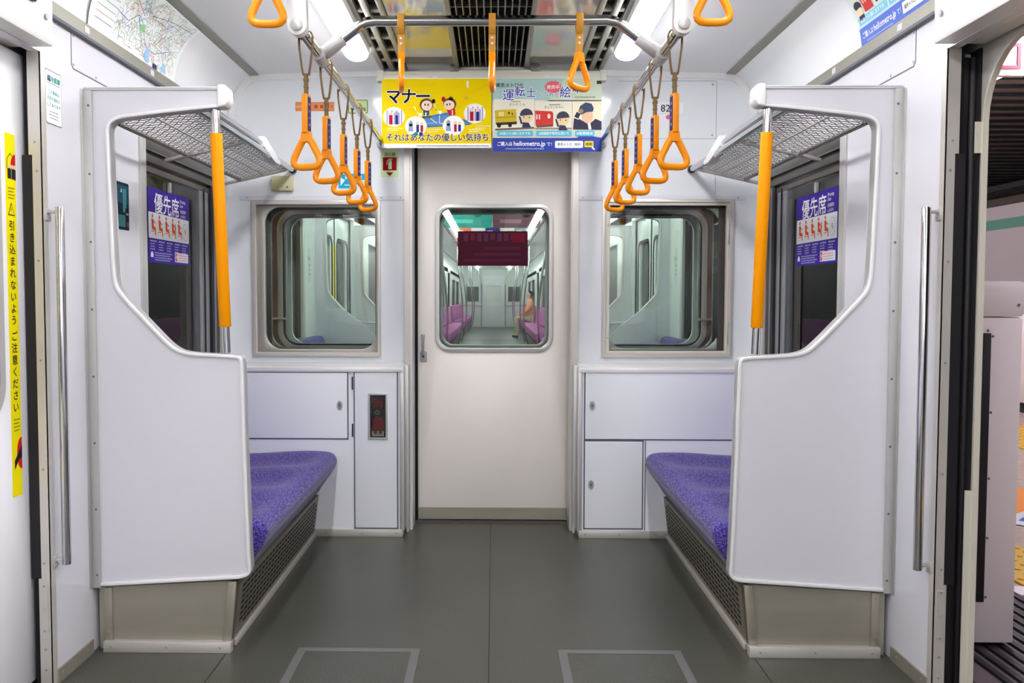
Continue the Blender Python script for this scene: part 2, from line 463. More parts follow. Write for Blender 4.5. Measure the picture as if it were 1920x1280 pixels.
# windows of the end wall
def end_window(s, nm):
    lab = 'end window %s of the gangway door' % ('left' if s < 0 else 'right')
    t = thing(nm, lab, 'window', (s * .83, YE, .84), kind='structure')
    f = MB()
    if s < 0:
        f.plate(rect(-1.138, -.525, .836, 1.576), [rect(-1.116, -.540, .856, 1.556)], 'xz', YE - .014, YE + .02, 'steelb')
        f.plate(rect(-1.122, -.536, .849, 1.561), [rr(-1.08, -.549, .870, 1.546, .075, 8)], 'xz', YE + .006, YE + .03, 'recess')
        f.build('frame', t, .002)
    else:
        f.plate(rect(.523, 1.140, .836, 1.582), [rect(.541, 1.122, .852, 1.566)], 'xz', YE - .014, YE + .02, 'steelb')
        f.plate(rect(.541, 1.122, .852, 1.566), [rect(.560, 1.108, .866, 1.552)], 'xz', YE - .008, YE + .02, 'cream')
        for z in (.95, 1.42): f.box(1.114, 1.121, YE - .015, YE - .008, z - .05, z + .05, 'alud')
        for z in (.93, 1.46): f.disc((.552, YE - .008, z), (0, -1, 0), .005, .004, 'alud', 8)
        f.build('frame', t, .0015)
        g = MB().plate(rect(.541, 1.122, .852, 1.566), [rr(.560, 1.092, .874, 1.548, .085, 8)], 'xz', YE + .055, YE + .075, 'alu')
        g.build('inner_frame', t, .003)
    r = MB()                                              # reveal through the wall thickness
    for (a0, a1, b0, b1) in ((.53, .555, .848, 1.562), (1.085, 1.122, .848, 1.562), (.53, 1.122, .845, .868), (.53, 1.122, 1.545, 1.562)):
        r.box(s * a0, s * a1, YE + .03, 4.20, b0, b1, 'reveal')
    r.build('reveal', t)
    MB().box(s * .53, s * 1.12, YE + .045, YE + .049, .85, 1.56, 'glass').build('pane', t)
end_window(-1, 'window_1'); end_window(1, 'window_2')

# side windows behind the partitions
def side_window(s, nm, yo=0.0, fy=1, label=None):
    Y = lambda y: yo + fy * y
    lab = label or ('side window behind the %s seat partition' % ('left' if s < 0 else 'right'))
    t = thing(nm, lab, 'window', (s * W, Y(3.5), .83), kind='structure')
    f = MB()
    x0, x1 = s * (W - .008), s * (W + .012)
    o = [(3.035, .80), (4.0, .80), (4.0, 1.70), (3.945, 1.70), (3.945, .845), (3.085, .845), (3.085, 1.70), (3.035, 1.70)]
    f.plate([(Y(a), b) for a, b in o], [], 'yz', x0, x1, 'alu')
    f.box(s * (W - .004), s * (W + .012), Y(3.085), Y(3.945), 1.655, 1.70, 'dmet')
    f.build('frame', t, .002)
    r = MB()
    for (a0, a1, b0, b1) in ((3.045, 3.062, .83, 1.69), (3.932, 3.95, .83, 1.69), (3.045, 3.95, .83, .85), (3.045, 3.95, 1.67, 1.69)):
        r.box(s * (W + .012), s * 1.343, Y(a0), Y(a1), b0, b1, 'dmet')
    r.build('reveal', t)
    h = MB()
    h.box(s * (W + .012), s * (W + .05), Y(3.07), Y(3.94), 1.618, 1.665, 'dmet')
    h.box(s * (W + .028), s * (W + .05), Y(3.07), Y(3.94), 1.585, 1.612, 'dmet')
    h.build('top_rail', t, .003)
    st = MB()
    st.box(s * (W + .03), s * (W + .06), Y(3.745), Y(3.865), .85, 1.60, 'alud')
    st.box(s * (W + .024), s * (W + .034), Y(3.795), Y(3.80), .85, 1.60, 'rub')
    st.box(s * (W + .02), s * (W + .06), Y(3.87), Y(3.905), .85, 1.62, 'rub')
    st.box(s * (W + .02), s * (W + .05), Y(3.905), Y(3.945), .85, 1.62, 'alud')
    st.build('sash', t)
    MB().box(s * (W + .034), s * (W + .038), Y(3.06), Y(3.94), .85, 1.60, 'glassd').build('pane', t)
    lt = MB().box(s * (W + .02), s * (W + .034), Y(3.385), Y(3.40), 1.53, 1.572, 'alu'); lt.build('latch', t, .003)
side_window(-1, 'window_3'); side_window(1, 'window_4')

# door jambs
def jamb(s, nm):
    mb = MB()
    o = [(W - .002, 0), (W + .034, 0), (W + .034, .315), (W + .026, .315), (W + .026, 1.515), (W + .036, 1.515), (W + .036, 1.80), (W - .002, 1.80)]
    mb.plate(mir(o, s), [], 'xz', 2.380, 2.394, 'steelb')
    mb.box(s * (W - .003), s * (W + .002), 2.380, 2.404, 0, 1.80, 'steelb')
    mb.plate(mir(rr(W + .008, W + .027, .16, .30, .003), s), [], 'xz', 2.377, 2.381, 'steelb')
    mb.disc((s * (W + .018), 2.377, .228), (0, -1, 0), .007, .001, 'alu', 12)
    for z in (.11, .05, .165, .295, .36, .63, .94, 1.22, 1.47, 1.55): mb.disc((s * (W + (.018 if z < .4 or z > 1.5 else .014)), 2.377 if .15 < z < .3 else 2.380, z), (0, -1, 0), .0035, .0015, 'alud', 8)
    mb.box(s * (W + .0265), s * (W + .056), 2.384, 2.40, .315, 1.515, 'rub')
    mb.box(s * (W + .034), s * (W + .052), 2.392, 2.40, .0, 1.79, 'blk')
    struct(nm, mb, 'stainless door post with black rubber seal, %s side' % ('closed' if s < 0 else 'open'), 'door post')
jamb(-1, 'trim_6'); jamb(1, 'trim_7')
def base(s, nm):
    mb = MB().box(s * (W - .006), s * W, 2.40, 2.62, 0, .042, 'steel')
    for y in (2.43, 2.50, 2.58): mb.disc((s * (W - .006), y, .024), (-s, 0, 0), .004, .0015, 'alud', 8)
    struct(nm, mb, 'worn stainless skirting between door post and partition on the %s' % ('left' if s < 0 else 'right'), 'skirting')
base(-1, 'baseboard_left'); base(1, 'baseboard_right')

# passenger doors
def leaf(mb, s, y0, y1, x0, x1, k='leafw'):
    cy = (y0 + y1) / 2
    mb.plate(rect(y0, y1, .012, 1.795), [rr(y0 + .155, y1 - .155, .80, 1.60, .09, 8)], 'yz', s * x0, s * x1, k)
t = thing('door_1', 'closed white sliding door on the left of the carriage', 'door', (-1.32, 1.74, 0), kind='structure')
for y0, y1 in ((1.74, 2.42), (1.06, 1.735)):
    lf = MB(); leaf(lf, -1, y0, y1, 1.310, 1.338); o = lf.build('leaf', t, .004)
    g = MB(); g.plate(rr(y0 + .145, y1 - .145, .785, 1.615, .10, 8), [rr(y0 + .170, y1 - .170, .815, 1.585, .08, 8)], 'yz', -1.304, -1.312, 'alu')
    g.plate(rr(y0 + .167, y1 - .167, .812, 1.588, .085, 8), [rr(y0 + .175, y1 - .175, .82, 1.58, .08, 8)], 'yz', -1.305, -1.310, 'rub')
    gf = g.build('window_frame', o)
    MB().box(-1.322, -1.326, y0 + .155, y1 - .155, .80, 1.60, 'glassd').build('pane', o)
st = Art()
YL, BK, RD = (246, 230, 16), (40, 38, 40), (206, 36, 36)
st.rect(0, 0, .049, .998, YL, 0)
st.ell(.049, .908, .024, .036, RD, 1, 16, 90, 270); st.ell(.049, .118, .024, .045, RD, 1, 16, 90, 270)
st.rect(.010, .875, .049, .905, BK, 2); st.rect(.026, .875, .028, .905, (200, 190, 120), 3)
for q in range(4): st.ell(.014 + .010 * q, .908, .005, .006, (232, 205, 150), 3)
st.line([(.006, .905), (.010, .93), (.024, .944), (.038, .936)], .0022, (70, 60, 40), 2)
st.poly([(.012, .10), (.049, .14), (.049, .105), (.032, .10), (.012, .075)], BK, 2)
for q in range(4):
    st.rect(.010, .848 - q * .009, .042 - .004 * (q % 2), .851 - q * .009, (150, 140, 30), 1)
    st.rect(.012, .212 - q * .010, .042 - .004 * (q % 2), .215 - q * .010, (150, 140, 30), 1)
st.poly([(.0245, .812), (.041, .775), (.008, .775)], (60, 54, 20), 1); st.poly([(.0245, .805), (.037, .778), (.012, .778)], YL, 2); st.text('!', .0245, .780, .024, (60, 54, 20), 3, 'c')
st.vtext('引き込まれないよう', .0245, .737, .029, .0324, BK, 2, .012)
st.vtext('ご注意ください', .0245, .434, .029, .0328, BK, 2, .012)
s2 = MB(); st.put(s2, plane_fn((-1.3094, 2.3045, .566), (0, 1, 0), (0, 0, 1), (1, 0, 0)))
tag(s2.build('warning_sticker', recalc=False), 'yellow vertical warning strip with black Japanese lettering on the closed door', 'sticker')

# right door, slid open: only the rubber leading edge shows in the pocket
t = thing('door_2', 'open sliding door, its black rubber edge showing in the right pocket', 'door', (1.31, 2.7, 0), kind='structure')
lf = MB(); leaf(lf, 1, 2.42, 3.0, 1.300, 1.334); lf.build('leaf', t, .003)
mb = MB().box(1.296, 1.318, 2.396, 2.424, .02, 1.78, 'rub'); mb.tube([(1.331, 2.402, .02), (1.331, 2.402, 1.78)], .012, 'rub', 10); mb.build('rubber_edge', t, .004)

def door_head(s):
    lab = 'white door header box over the %s' % ('closed left door' if s < 0 else 'open right doorway')
    t = thing('door_header', lab, 'door header', (s * 1.25, 1.7, 1.8))
    mb = MB()
    prof = [(1.335, 1.803), (1.335, 1.95), (1.254, 2.10), (1.192, 2.10), (1.197, 1.835), (1.191, 1.822), (1.197, 1.803)]
    mb.plate(mir(prof, s), [], 'xz', 1.06, 2.355, 'armw')
    mb.build('cover', t, .004)
    for yy in (2.315, 1.2): MB().disc((s * 1.194, yy, 1.872), (-s, 0, 0), .008, .004, 'alud', 12).build('screw', t)
    d = MB(); d.box(s * 1.196, s * 1.185, 1.62, 2.255, 1.890, 2.05, 'rub')
    o = d.build('display_frame', t, .004)
    e = MB(); e.box(s * 1.1855, s * 1.1835, 1.64, 2.235, 1.908, 2.03, paint((176, 204, 214))); e.build('display_screen', o)
door_head(-1); door_head(1)

def grab_bar(s):
    lab = 'vertical chrome grab bar beside the %s' % ('closed left door' if s < 0 else 'open right doorway')
    t = thing('grab_bar', lab, 'grab bar', (s * 1.25, 2.40, .33))
    x = s * 1.212
    MB().tube([(x, 2.40, .352), (x, 2.40, 1.372)], .0125, 'chrome', 20).build('bar', t, .002)
    for z in (.366, 1.358):
        mb = MB().box(s * 1.208, s * 1.251, 2.392, 2.408, z - .004, z + .004, 'alu')
        mb.box(s * 1.243, s * 1.2515, 2.388, 2.416, z - .024, z + .010, 'alu')
        mb.disc((s * 1.243, 2.402, z - .014), (-s, 0, 0), .005, .003, 'alud', 8)
        mb.build('bracket', t, .0015)
grab_bar(-1); grab_bar(1)

# ================================================================== seat partitions and poles
def arc(c, r, a0, a1, n=6): return [(c[0] + r * math.cos(math.radians(a0 + (a1 - a0) * q / n)), c[1] + r * math.sin(math.radians(a0 + (a1 - a0) * q / n))) for q in range(n + 1)]
def chaikin(p, it=2, keep=()):
    for _ in range(it):
        o = [p[0]]
        for a, b in zip(p, p[1:]): o += [(a[0] * .75 + b[0] * .25, a[1] * .75 + b[1] * .25), (a[0] * .25 + b[0] * .75, a[1] * .25 + b[1] * .75)]
        p = o + [p[-1]]
    return p
open_edge = chaikin([(.812, 1.702), (1.00, 1.683), (1.095, 1.672), (1.150, 1.664), (1.174, 1.645), (1.173, 1.600), (1.171, 1.507), (1.163, 1.235), (1.160, 1.180), (1.153, 1.147), (1.128, 1.115), (1.065, 1.047), (1.000, .979), (.972, .957), (.935, .947), (.860, .943), (.800, .940), (.772, .936), (.766, .915), (.765, .88), (.760, .60), (.752, .36), (.750, .285), (.747, .250), (.775, .234), (.83, .231), (1.00, .2205)], 2)
def partition(s, yf=YP, d=1, label=None, far=False):
    """d=+1: strip and screws face the doorway at smaller y"""
    lab = label or ('white seat-end partition at the %s, beside the %s' % (('left', 'closed door') if s < 0 else ('right', 'open doorway')))
    t = thing('seat_partition', lab, 'partition', (s * 1.0, yf, .2), 'white seat-end partitions')
    y = lambda v: yf + d * v

    outer = [(1.25, 1.762), (.806, 1.762), (.804, 1.735)] + open_edge + [(1.226, .207), (1.25, .206)]
    pm = MB(); pm.plate(mir(outer, s), [], 'xz', y(.004), y(.036), 'panel'); pm.build('panel', t)
    tr = MB()
    path = open_edge + [(1.226, .207)]
    tr.strip(mir(path, s), .011 * s, 'xz', y(-.004), y(.044), 'trimw')
    tr.strip(mir([(1.25, 1.763), (.806, 1.763)], s), .010 * s, 'xz', y(-.003), y(.044), 'alud')
    tr.build('edge_trim', t, .0035, 2)
    if far:
        if d < 0:
            sh = MB().plate(mir(chaikin([(1.15, .45), (1.155, .95), (1.15, 1.02), (1.11, 1.04), (1.05, 1.035), (.97, .97), (.86, .885), (.80, .80), (.79, .70), (.79, .45)], 2), s), [], 'xz', y(.036), y(.052), 'panel'); sh.build('side_shield', t, .006)
        return t
    cap = MB(); cap.plate(mir([(.834, 1.768), (.812, 1.768), (.802, 1.756), (.800, 1.722), (.810, 1.703), (.834, 1.698)], s), [], 'xz', y(-.012), y(.05), 'armw'); cap.build('end_cap', t, .006, 3)
    ws = MB().box(s * 1.224, s * 1.2495, y(-.006), y(.004), .204, 1.752, 'alu')
    ws.box(s * 1.2485, s * 1.2495, y(-.022), y(.004), .204, 1.752, 'alu')
    for q in range(8): ws.disc((s * 1.232, y(-.006), .246 + q * .2085), (0, -d, 0), .0042, .002, 'gap', 8)
    ws.build('wall_strip', t, .001)
    return t
partition(-1); partition(1)

def pole(s):
    lab = 'orange-sleeved grab pole on the %s partition' % ('left' if s < 0 else 'right')
    xt, xb = s * .851, s * .824
    P = lambda z: (xt + (xb - xt) * (1.70 - z) / .756, 2.655, z)
    t = thing('grab_pole', lab, 'pole', P(.944))
    MB().tube([P(.945), P(1.03)], .0128, 'chrome', 20).build('lower_socket', t)
    MB().tube([P(1.62), P(1.703)], .0138, 'chrome', 20).build('upper_socket', t)
    MB().tube([P(1.026), P(1.624)], .0182, 'orangep', 24).build('sleeve', t, .0015)
pole(-1); pole(1)

# ================================================================== benches
def bench(s, yo=0.0, d=1, label=None, cloth='seat'):
    lab = label or ('purple priority bench on the %s side' % ('left' if s < 0 else 'right'))
    Y = lambda y: yo + d * y
    t = thing('bench_seat', lab, 'bench', (s * 1.0, Y(3.3), 0), 'benches of the carriage end')
    prof = chaikin([(1.235, .205), (.812, .195), (.772, .262), (.728, .318), (.712, .352), (.714, .378), (.735, .399), (.775, .407), (.90, .408), (1.05, .396), (1.235, .392)], 2)
    ys = [2.682, 2.686] + [2.695 + (3.916 - 2.695) * q / 48 for q in range(49)] + [3.926, 3.930]
    mb = MB(); vs = []; n = len(prof)
    for i, yy in enumerate(ys):
        e = {0: .018, 1: .006, len(ys) - 1: .018, len(ys) - 2: .006}.get(i, 0)
        ph = (yy - 2.682) / (3.934 - 2.682) * 3
        dip = -.024 * (.5 - .5 * math.cos(2 * PI * ph))
        for x, z in prof:
            wx = min(1, max(0, (x - .74) / .1)) if z > .33 else 0
            x2 = x + e * (1 if x < .8 else 0); z2 = z + dip * wx - (e if z > .33 else -e)
            vs.append((s * x2, Y(yy), z2))
    fs = []
    for i in range(len(ys) - 1):
        for q in range(n): fs.append((i * n + q, i * n + (q + 1) % n, (i + 1) * n + (q + 1) % n, (i + 1) * n + q))
    fs += [tuple(range(n)), tuple((len(ys) - 1) * n + q for q in range(n))]
    mb.add(vs, fs, cloth); mb.build('cushion', t, angle=50)
    bp = chaikin([(1.248, .40), (1.15, .40), (1.15, .46), (1.18, .78), (1.187, .83), (1.205, .845), (1.248, .845)], 2)
    bb = MB(); bb.plate(mir(bp, s), [], 'xz', Y(2.682), Y(3.930), cloth); bb.build('backrest', t, angle=50)
    # slanted slotted front
    g = MB()
    P = lambda u, v, h=0: (s * (.800 + .022 * (1 - v) - h), Y(2.684 + u * (3.924 - 2.684)), .020 + v * .180)
    g.add([P(0, 0), P(1, 0), P(1, 1), P(0, 1), P(0, 0, -.02), P(1, 0, -.02), P(1, 1, -.02), P(0, 1, -.02)], [(0, 1, 2, 3), (7, 6, 5, 4), (0, 4, 5, 1), (2, 6, 7, 3), (0, 3, 7, 4), (1, 5, 6, 2)], 'grid')
    for q in range(25):
        for r in range(8):
            u0, v0 = .035 + q * .0378, .12 + r * .105
            if (q == 0 and r < 1) or (q > 23 and r > 6): continue
            g.add([P(u0, v0, .0006), P(u0 + .031, v0, .0006), P(u0 + .031, v0 + .058, .0006), P(u0, v0 + .058, .0006)], [(0, 1, 2, 3)], 'blk')
    g.build('slotted_front', t)
    k = MB().box(s * .812, s * .830, Y(2.682), Y(3.922), 0, .022, 'steelb'); k.build('front_skirting', t, .002)
    return t
def plinth(s):
    t = thing('kick_panel', 'stainless kick panel under the %s seat partition' % ('left' if s < 0 else 'right'), 'kick panel', (s * 1.0, 2.65, 0))
    MB().plate(mir([(.826, .002), (1.236, .002), (1.236, .200), (.815, .224)], s), [], 'xz', 2.646, 2.658, 'steel').build('panel', t)
    for o_, scr in (([(.815, .03), (.842, .03), (.822, .222), (.797, .224)], ((.833, .05), (.813, .208))), ([(1.193, .03), (1.216, .03), (1.216, .200), (1.193, .201)], ((1.205, .06), (1.205, .185)))):
        e = MB().plate(mir(o_, s), [], 'xz', 2.638, 2.650, 'steel')
        for x, z in scr: e.disc((s * x, 2.638, z), (0, -1, 0), .004, .0015, 'alud', 8)
        e.build('corner_strip', t, .001)
    e = MB().box(s * .812, s * 1.216, 2.622, 2.65, 0, .033, 'steelb')
    for x in (.845, 1.015, 1.19): e.disc((s * x, 2.622, .017), (0, -1, 0), .0045, .0015, 'alud', 8)
    e.build('skirting', t, .002)
plinth(-1); plinth(1)
bench(-1); bench(1)

# ================================================================== cabinets against the end wall
def keyhole(mb, x, z, y=YC):
    mb.tube([(x, y - .002, z), (x, y + .001, z)], .0225, 'alu', 20, ry=.014, up=(0, 0, 1)) 
    mb.tube([(x, y - .0035, z), (x, y - .001, z)], .017, 'alud', 20, ry=.0095, up=(0, 0, 1))
    mb.disc((x, y - .0035, z + .003), (0, -1, 0), .003, .0006, 'blk', 8); mb.box(x - .0012, x + .0012, y - .0041, y - .003, z - .007, z + .002, 'blk')
def door_panel(t, x0, x1, z0, z1, name='door', key=None):
    f = MB(); f.plate(rect(x0 - .006, x1 + .006, z0 - .006, z1 + .006), [rect(x0, x1, z0, z1)], 'xz', YC - .0015, YC + .004, 'gap'); 
    d = MB(); d.plate(rr(x0, x1, z0, z1, .004, 3), [], 'xz', YC - .005, YC + .004, 'cab'); d = d.build(name, t, .0015)
    f.build('joint', d)
    if key:
        k = MB(); keyhole(k, *key, YC - .005); k.build('lock', d)
def cabinet(s):
    lab = 'white cabinet behind the %s bench' % ('left' if s < 0 else 'right')
    t = thing('cabinet', lab + (', with fire extinguisher window' if s < 0 else ', with two locked doors'), 'cabinet', (s * .82, 4.0, 0))
    b = MB().box(s * .412, s * 1.247, YC, YE - .008, .0, .780, 'cab'); b.build('body', t)
    l = MB()
    l.plate([(YC - .010, .772), (YE - .006, .772), (YE - .006, .808), (4.02, .806), (YC + .012, .798), (YC - .010, .793)], [], 'yz', s * .408, s * 1.247, 'trimw')
    l.box(s * .405, s * .424, YC - .006, YE - .006, .03, .792, 'alu'); l.box(s * .3895, s * .41, YC + .05, YE - .009, .03, .80, 'alu')
    l.build('aluminium_edging', t, .002)
    k = MB().box(s * .411, s * .826, YC - .009, YC, 0, .034, 'steelb')
    for x in (.44, .60, .77): k.disc((s * x, YC - .009, .018), (0, -1, 0), .0045, .0015, 'alud', 8)
    k.build('skirting', t, .002)
    k = MB().box(s * .388, s * .402, YC + .07, YE - .01, 0, .032, 'cream'); k.build('corner_foot', t, .004)
    if s < 0:
        door_panel(t, -1.22, -.668, .462, .768, 'door', (-.702, .616))
        door_panel(t, -.632, -.437, .042, .770, 'narrow_door')
        for z in (.72, .50): MB().box(-.646, -.640, YC - .006, YC, z - .03, z + .03, 'rub').build('hinge', t)
        w = MB().plate(rect(-.570, -.479, .458, .674), [rect(-.561, -.488, .467, .665)], 'xz', YC - .010, YC - .002, 'alu'); w = w.build('extinguisher_window', t, .001)
        a = Art()
        a.rect(0, 0, .073, .198, (26, 16, 18), 0)
        a.text('消', .012, .142, .050, (176, 24, 34), 2, 'l', .01)
        a.ell(.034, .117, .012, .011, (120, 116, 116), 2); a.ell(.034, .117, .007, .006, (60, 56, 56), 3); a.rect(.004, .115, .024, .119, (80, 70, 70), 2)
        a.poly([(.008, .036), (.064, .036), (.064, .075), (.050, .096), (.028, .100), (.012, .080)], (150, 10, 24), 1)
        a.rect(.008, .006, .064, .030, (196, 180, 178), 2); a.rect(.017, .016, .033, .032, (150, 20, 30), 3); a.rect(.041, .016, .056, .032, (150, 20, 30), 3)
        p = MB(); a.put(p, plane_fn((-.561, YC - .0052, .467), (1, 0, 0), (0, 0, 1), (0, -1, 0))); p.build('red_sign', w, recalc=False)
        MB().box(-.563, -.486, YC - .0092, YC - .0086, .465, .667, 'glass').build('glass', w)
    else:
        door_panel(t, .438, 1.22, .464, .772, 'door', (.469, .619))
        door_panel(t, .438, .703, .046, .452, 'lower_door', (.466, .250))
        g = MB().box(.715, .719, YC - .002, YC + .001, .036, .456, 'gap'); g.build('joint', t)
cabinet(-1); cabinet(1)

# ================================================================== gangway door
def gangway_door(y, d, nm, lab):
    Y = lambda v: y + d * v
    t = thing(nm, lab, 'door', (0, y, 0), kind='structure')
    hole = rr(-.262, .290, .862, 1.562, .062, 8)
    l = MB().plate(rect(-.363, .392, .012, 1.90), [hole], 'xz', Y(0), Y(.034), 'doorg'); lo = l.build('leaf', t, .002)
    r = MB().plate(rr(-.276, .304, .848, 1.576, .074, 8), [rr(-.256, .284, .868, 1.556, .056, 8)], 'xz', Y(-.008), Y(.042), 'alu'); r.build('window_ring', lo, .004)
    MB().box(-.262, .290, Y(.015), Y(.019), .862, 1.562, 'glass').build('pane', lo)
    k = MB().box(-.362, .390, Y(-.002), Y(0), .014, .072, 'steel')
    for x in (-.345, -.29, -.22, -.15, .02, .19, .33, .37): k.disc((x, Y(-.002), .058), (0, -d, 0), .0035, .001, 'alud', 8)
    k.build('kick_plate', lo)
    h = MB(); h.plate(rr(-.352, -.318, .800, .852, .007, 4), [], 'xz', Y(-.006), Y(0), 'alud')
    h.disc((-.335, Y(-.006), .826), (0, -d, 0), .006, .002, 'rub', 12)
    h.tube([(-.337, Y(-.012), .835), (-.337, Y(-.014), .90), (-.337, Y(-.008), .935)], [.006, .006, .008], 'alud', 12); h.build('handle', lo, .001)
    return t
gangway_door(4.213, 1, 'door_3', 'warm grey sliding gangway door with rounded window')
mb = MB()
mb.box(-.405, -.366, 4.205, 4.26, 0, 1.92, 'blk')
mb.box(-.412, -.386, YE - .008, YE + .02, 0, 1.92, 'steelb'); mb.box(.384, .412, YE - .008, YE + .02, 0, 1.92, 'steelb')
mb.box(-.388, -.376, YE, 4.20, 0, 1.92, 'trimw'); mb.box(.378, .388, YE, 4.20, 0, 1.92, 'steelb')
mb.box(-.39, .39, 4.19, 4.235, 0, .008, 'dmet')
struct('trim_8', mb, 'metal frame of the gangway doorway', 'door frame')
sg = Art()
sg.rect(0, 0, .346, .171, (66, 22, 38), 0)
rnd = random.Random(4)
for q in range(9): sg.rect(.03 + q * .033, .118 + rnd.uniform(0, .01), .03 + q * .033 + .022, .160, rnd.choice([(86, 40, 58), (98, 30, 44), (74, 44, 70)]), 1)
for q in range(3): sg.rect(.03 + .05 * q, .020 + .03 * q, .31, .034 + .03 * q, (78, 30, 48), 1)
sg.rect(.27, .115, .335, .16, (104, 20, 36), 2)
p = MB().box(-.166, .180, 4.2255, 4.2262, 1.274, 1.445, paint((66, 22, 38))); sg.put(p, plane_fn((-.166, 4.2253, 1.274), (1, 0, 0), (0, 0, 1), (0, -1, 0)))
tag(p.build('window_notice', recalc=False), 'dark maroon notice on the gangway door window', 'notice')

# ================================================================== handrails
RX, RZ = .515, 1.845
def handrail(s):
    lab = 'long chrome overhead handrail on the %s of the aisle' % ('left' if s < 0 else 'right')
    t = thing('handrail', lab, 'handrail', (s * RX, 2.4, RZ))
    MB().tube([(s * RX, 2.33, RZ), (s * RX, 4.055, RZ)], .0155, 'chrome', 20).build('rail', t)
    MB().tube([(s * RX, 4.035, RZ), (s * RX, 4.059, RZ)], .026, 'alu', 20).build('wall_socket', t, .002)
    MB().tube([(s * RX, 2.565, RZ), (s * RX, 2.655, RZ)], .0205, 'alu', 20).build('tee_joint', t, .002)
    # the white arm from the ceiling that carries the near end
    a = MB()
    P = [(s * .538, 2.30, 2.20), (s * .523, 2.335, 1.90), (s * .520, 2.345, 1.845)]
    prof = [(.497, 2.19), (.553, 2.19), (.541, 1.85)] + arc((.515, 1.845), .026, 0, -180, 10) + [(.489, 1.85)]
    a.plate(mir(prof, s), [], 'xz', 2.305, 2.335, 'armw'); ao = a.build('white_arm', t, .010, 3)
    MB().disc((s * .515, 2.306, 1.845), (0, -1, 0), .016, .010, 'alu', 20).build('bolt', ao, .004)
    MB().tube([(s * .545, 2.31, 1.98), (s * .545, 1.2, 2.04)], .0155, 'chrome', 16).build('doorway_rail', t)
    return t
handrail(-1); handrail(1)
t = thing('cross_rail', 'chrome cross rail between the two long handrails', 'handrail', (0, 2.61, 1.95))
c = [(-.500, 2.61, 1.856), (-.46, 2.61, 1.888)] + [(-.392 + .0, 2.61, 1.938), (-.375, 2.61, 1.947), (-.35, 2.61, 1.951)]
c2 = [(-x, y, z) for x, y, z in reversed(c)]
MB().tube(c + c2, .0155, 'chrome', 20).build('rail', t)
for s in (-1, 1): MB().tube([(s * .503, 2.61, 1.854), (s * .445, 2.61, 1.899)], .0205, 'alu', 20).build('end_sleeve', t, .002)

# ================================================================== hanging straps
def ring_mb(k, w=.052, h=.112, r=.0088, z0=0.0):
    """rounded triangular grip in the xz plane, apex at the top (z0), bottom at z0-h"""
    mb = MB(); pts = []
    tri = [(0, z0 - .001), (w, z0 - h + r), (-w, z0 - h + r)]
    rad = [.020, .026, .026]
    n = 3
    for i in range(n):
        p = Vector(tri[i]); a = (Vector(tri[i - 1]) - p).normalized(); b = (Vector(tri[(i + 1) % n]) - p).normalized()
        ang = a.angle(b); d = min(rad[i] / math.tan(ang / 2), .040)
        p0, p1 = p + a * d, p + b * d
        for q in range(7):
            u = q / 6; m_ = p0 * (1 - u) ** 2 + p * 2 * u * (1 - u) + p1 * u ** 2
            
            pts.append((m_.x, 0, m_.y))
    mb.tube(pts, r, k, 14, closed=True, ry=r * 1.12, up=(0, 1, 0))
    return mb
def strap_long(name, label, group):
    t = thing(name, label, 'strap', (0, 0, 0), group)
    b = MB()                                              # loop over the rail, in the xz plane, flat along y
    hw = .0062
    loop = [(-.007, -.105), (-.011, -.085), (-.0185, -.03), (-.0195, 0), (-.014, .0135), (0, .0185), (.014, .0135), (.0195, 0), (.0185, -.03), (.011, -.085), (.007, -.105)]
    b.strip(loop, .0022, 'xz', -hw, hw, 'belt')
    b.box(-.0045, .0045, -hw, hw, -.185, -.100, 'belt'); b.box(-.0062, .0062, -hw - .001, hw + .001, -.122, -.114, 'belt'); b.box(-.0058, .0058, -hw - .001, hw + .001, -.14, -.136, 'belt')
    b.build('belt', t, .0008)
    s_ = MB().box(-.0088, .0088, -.014, .014, -.266, -.158, 'orange'); so = s_.build('sleeve', t, .003)
    ad = Art(); ad.rect(0, 0, .0215, .094, (70, 62, 112), 0); 
    for q in range(4): ad.rect(.006, .014 + q * .019, .015, .021 + q * .019, (128, 122, 170) if q % 3 else (190, 150, 130), 1)
    for sg_ in (-1, 1):
        m_ = MB(); ad.put(m_, plane_fn((sg_ * .0092, sg_ * -.0108, -.260), (0, sg_, 0), (0, 0, 1), (sg_, 0, 0)), .0002); m_.build('advert_strip', so, recalc=False)
    r = ring_mb('orange', z0=-.262, h=.107); r.plate([(-.012, -.262), (-.016, -.29), (.016, -.29), (.012, -.262)], [], 'xz', -.0095, .0095, 'orange')
    r.build('ring', t, angle=45)
    return t
def strap_short(name, label, group, kring='orange', kbelt='belto', riv=True):
    t = thing(name, label, 'strap', (0, 0, 0), group)
    b = MB(); hw = .0105
    loop = [(-.006, -.04), (-.0185, -.015), (-.0185, .004), (-.012, .0165), (0, .0195), (.012, .0165), (.0185, .004), (.0185, -.015), (.006, -.04)]
    b.strip(loop, .0024, 'xz', -hw, hw, kbelt); b.box(-.0045, .0045, -hw, hw, -.112, -.034, kbelt); bo = b.build('belt', t, .0008)
    if riv:
        for z in (-.052, -.068):
            rv = MB().tube([(-.0062, 0, z), (.0062, 0, z)], .0042, 'alu', 12); rv.build('rivet', bo, .001)
    r = ring_mb(kring, z0=-.098, h=.112); r.plate([(-.011, -.096), (-.016, -.125), (.016, -.125), (.011, -.096)], [], 'xz', -.0095, .0095, kring)
    ro = r.build('ring', t, angle=45)
    return t, ro
G1 = 'orange straps on the long handrails'
od = ['first', 'second', 'third', 'fourth', 'fifth']
proto = None
ang = {-1: [-.20, -.28, -.24, -.34, -.42], 1: [.20, .26, .34, .30, .40]}
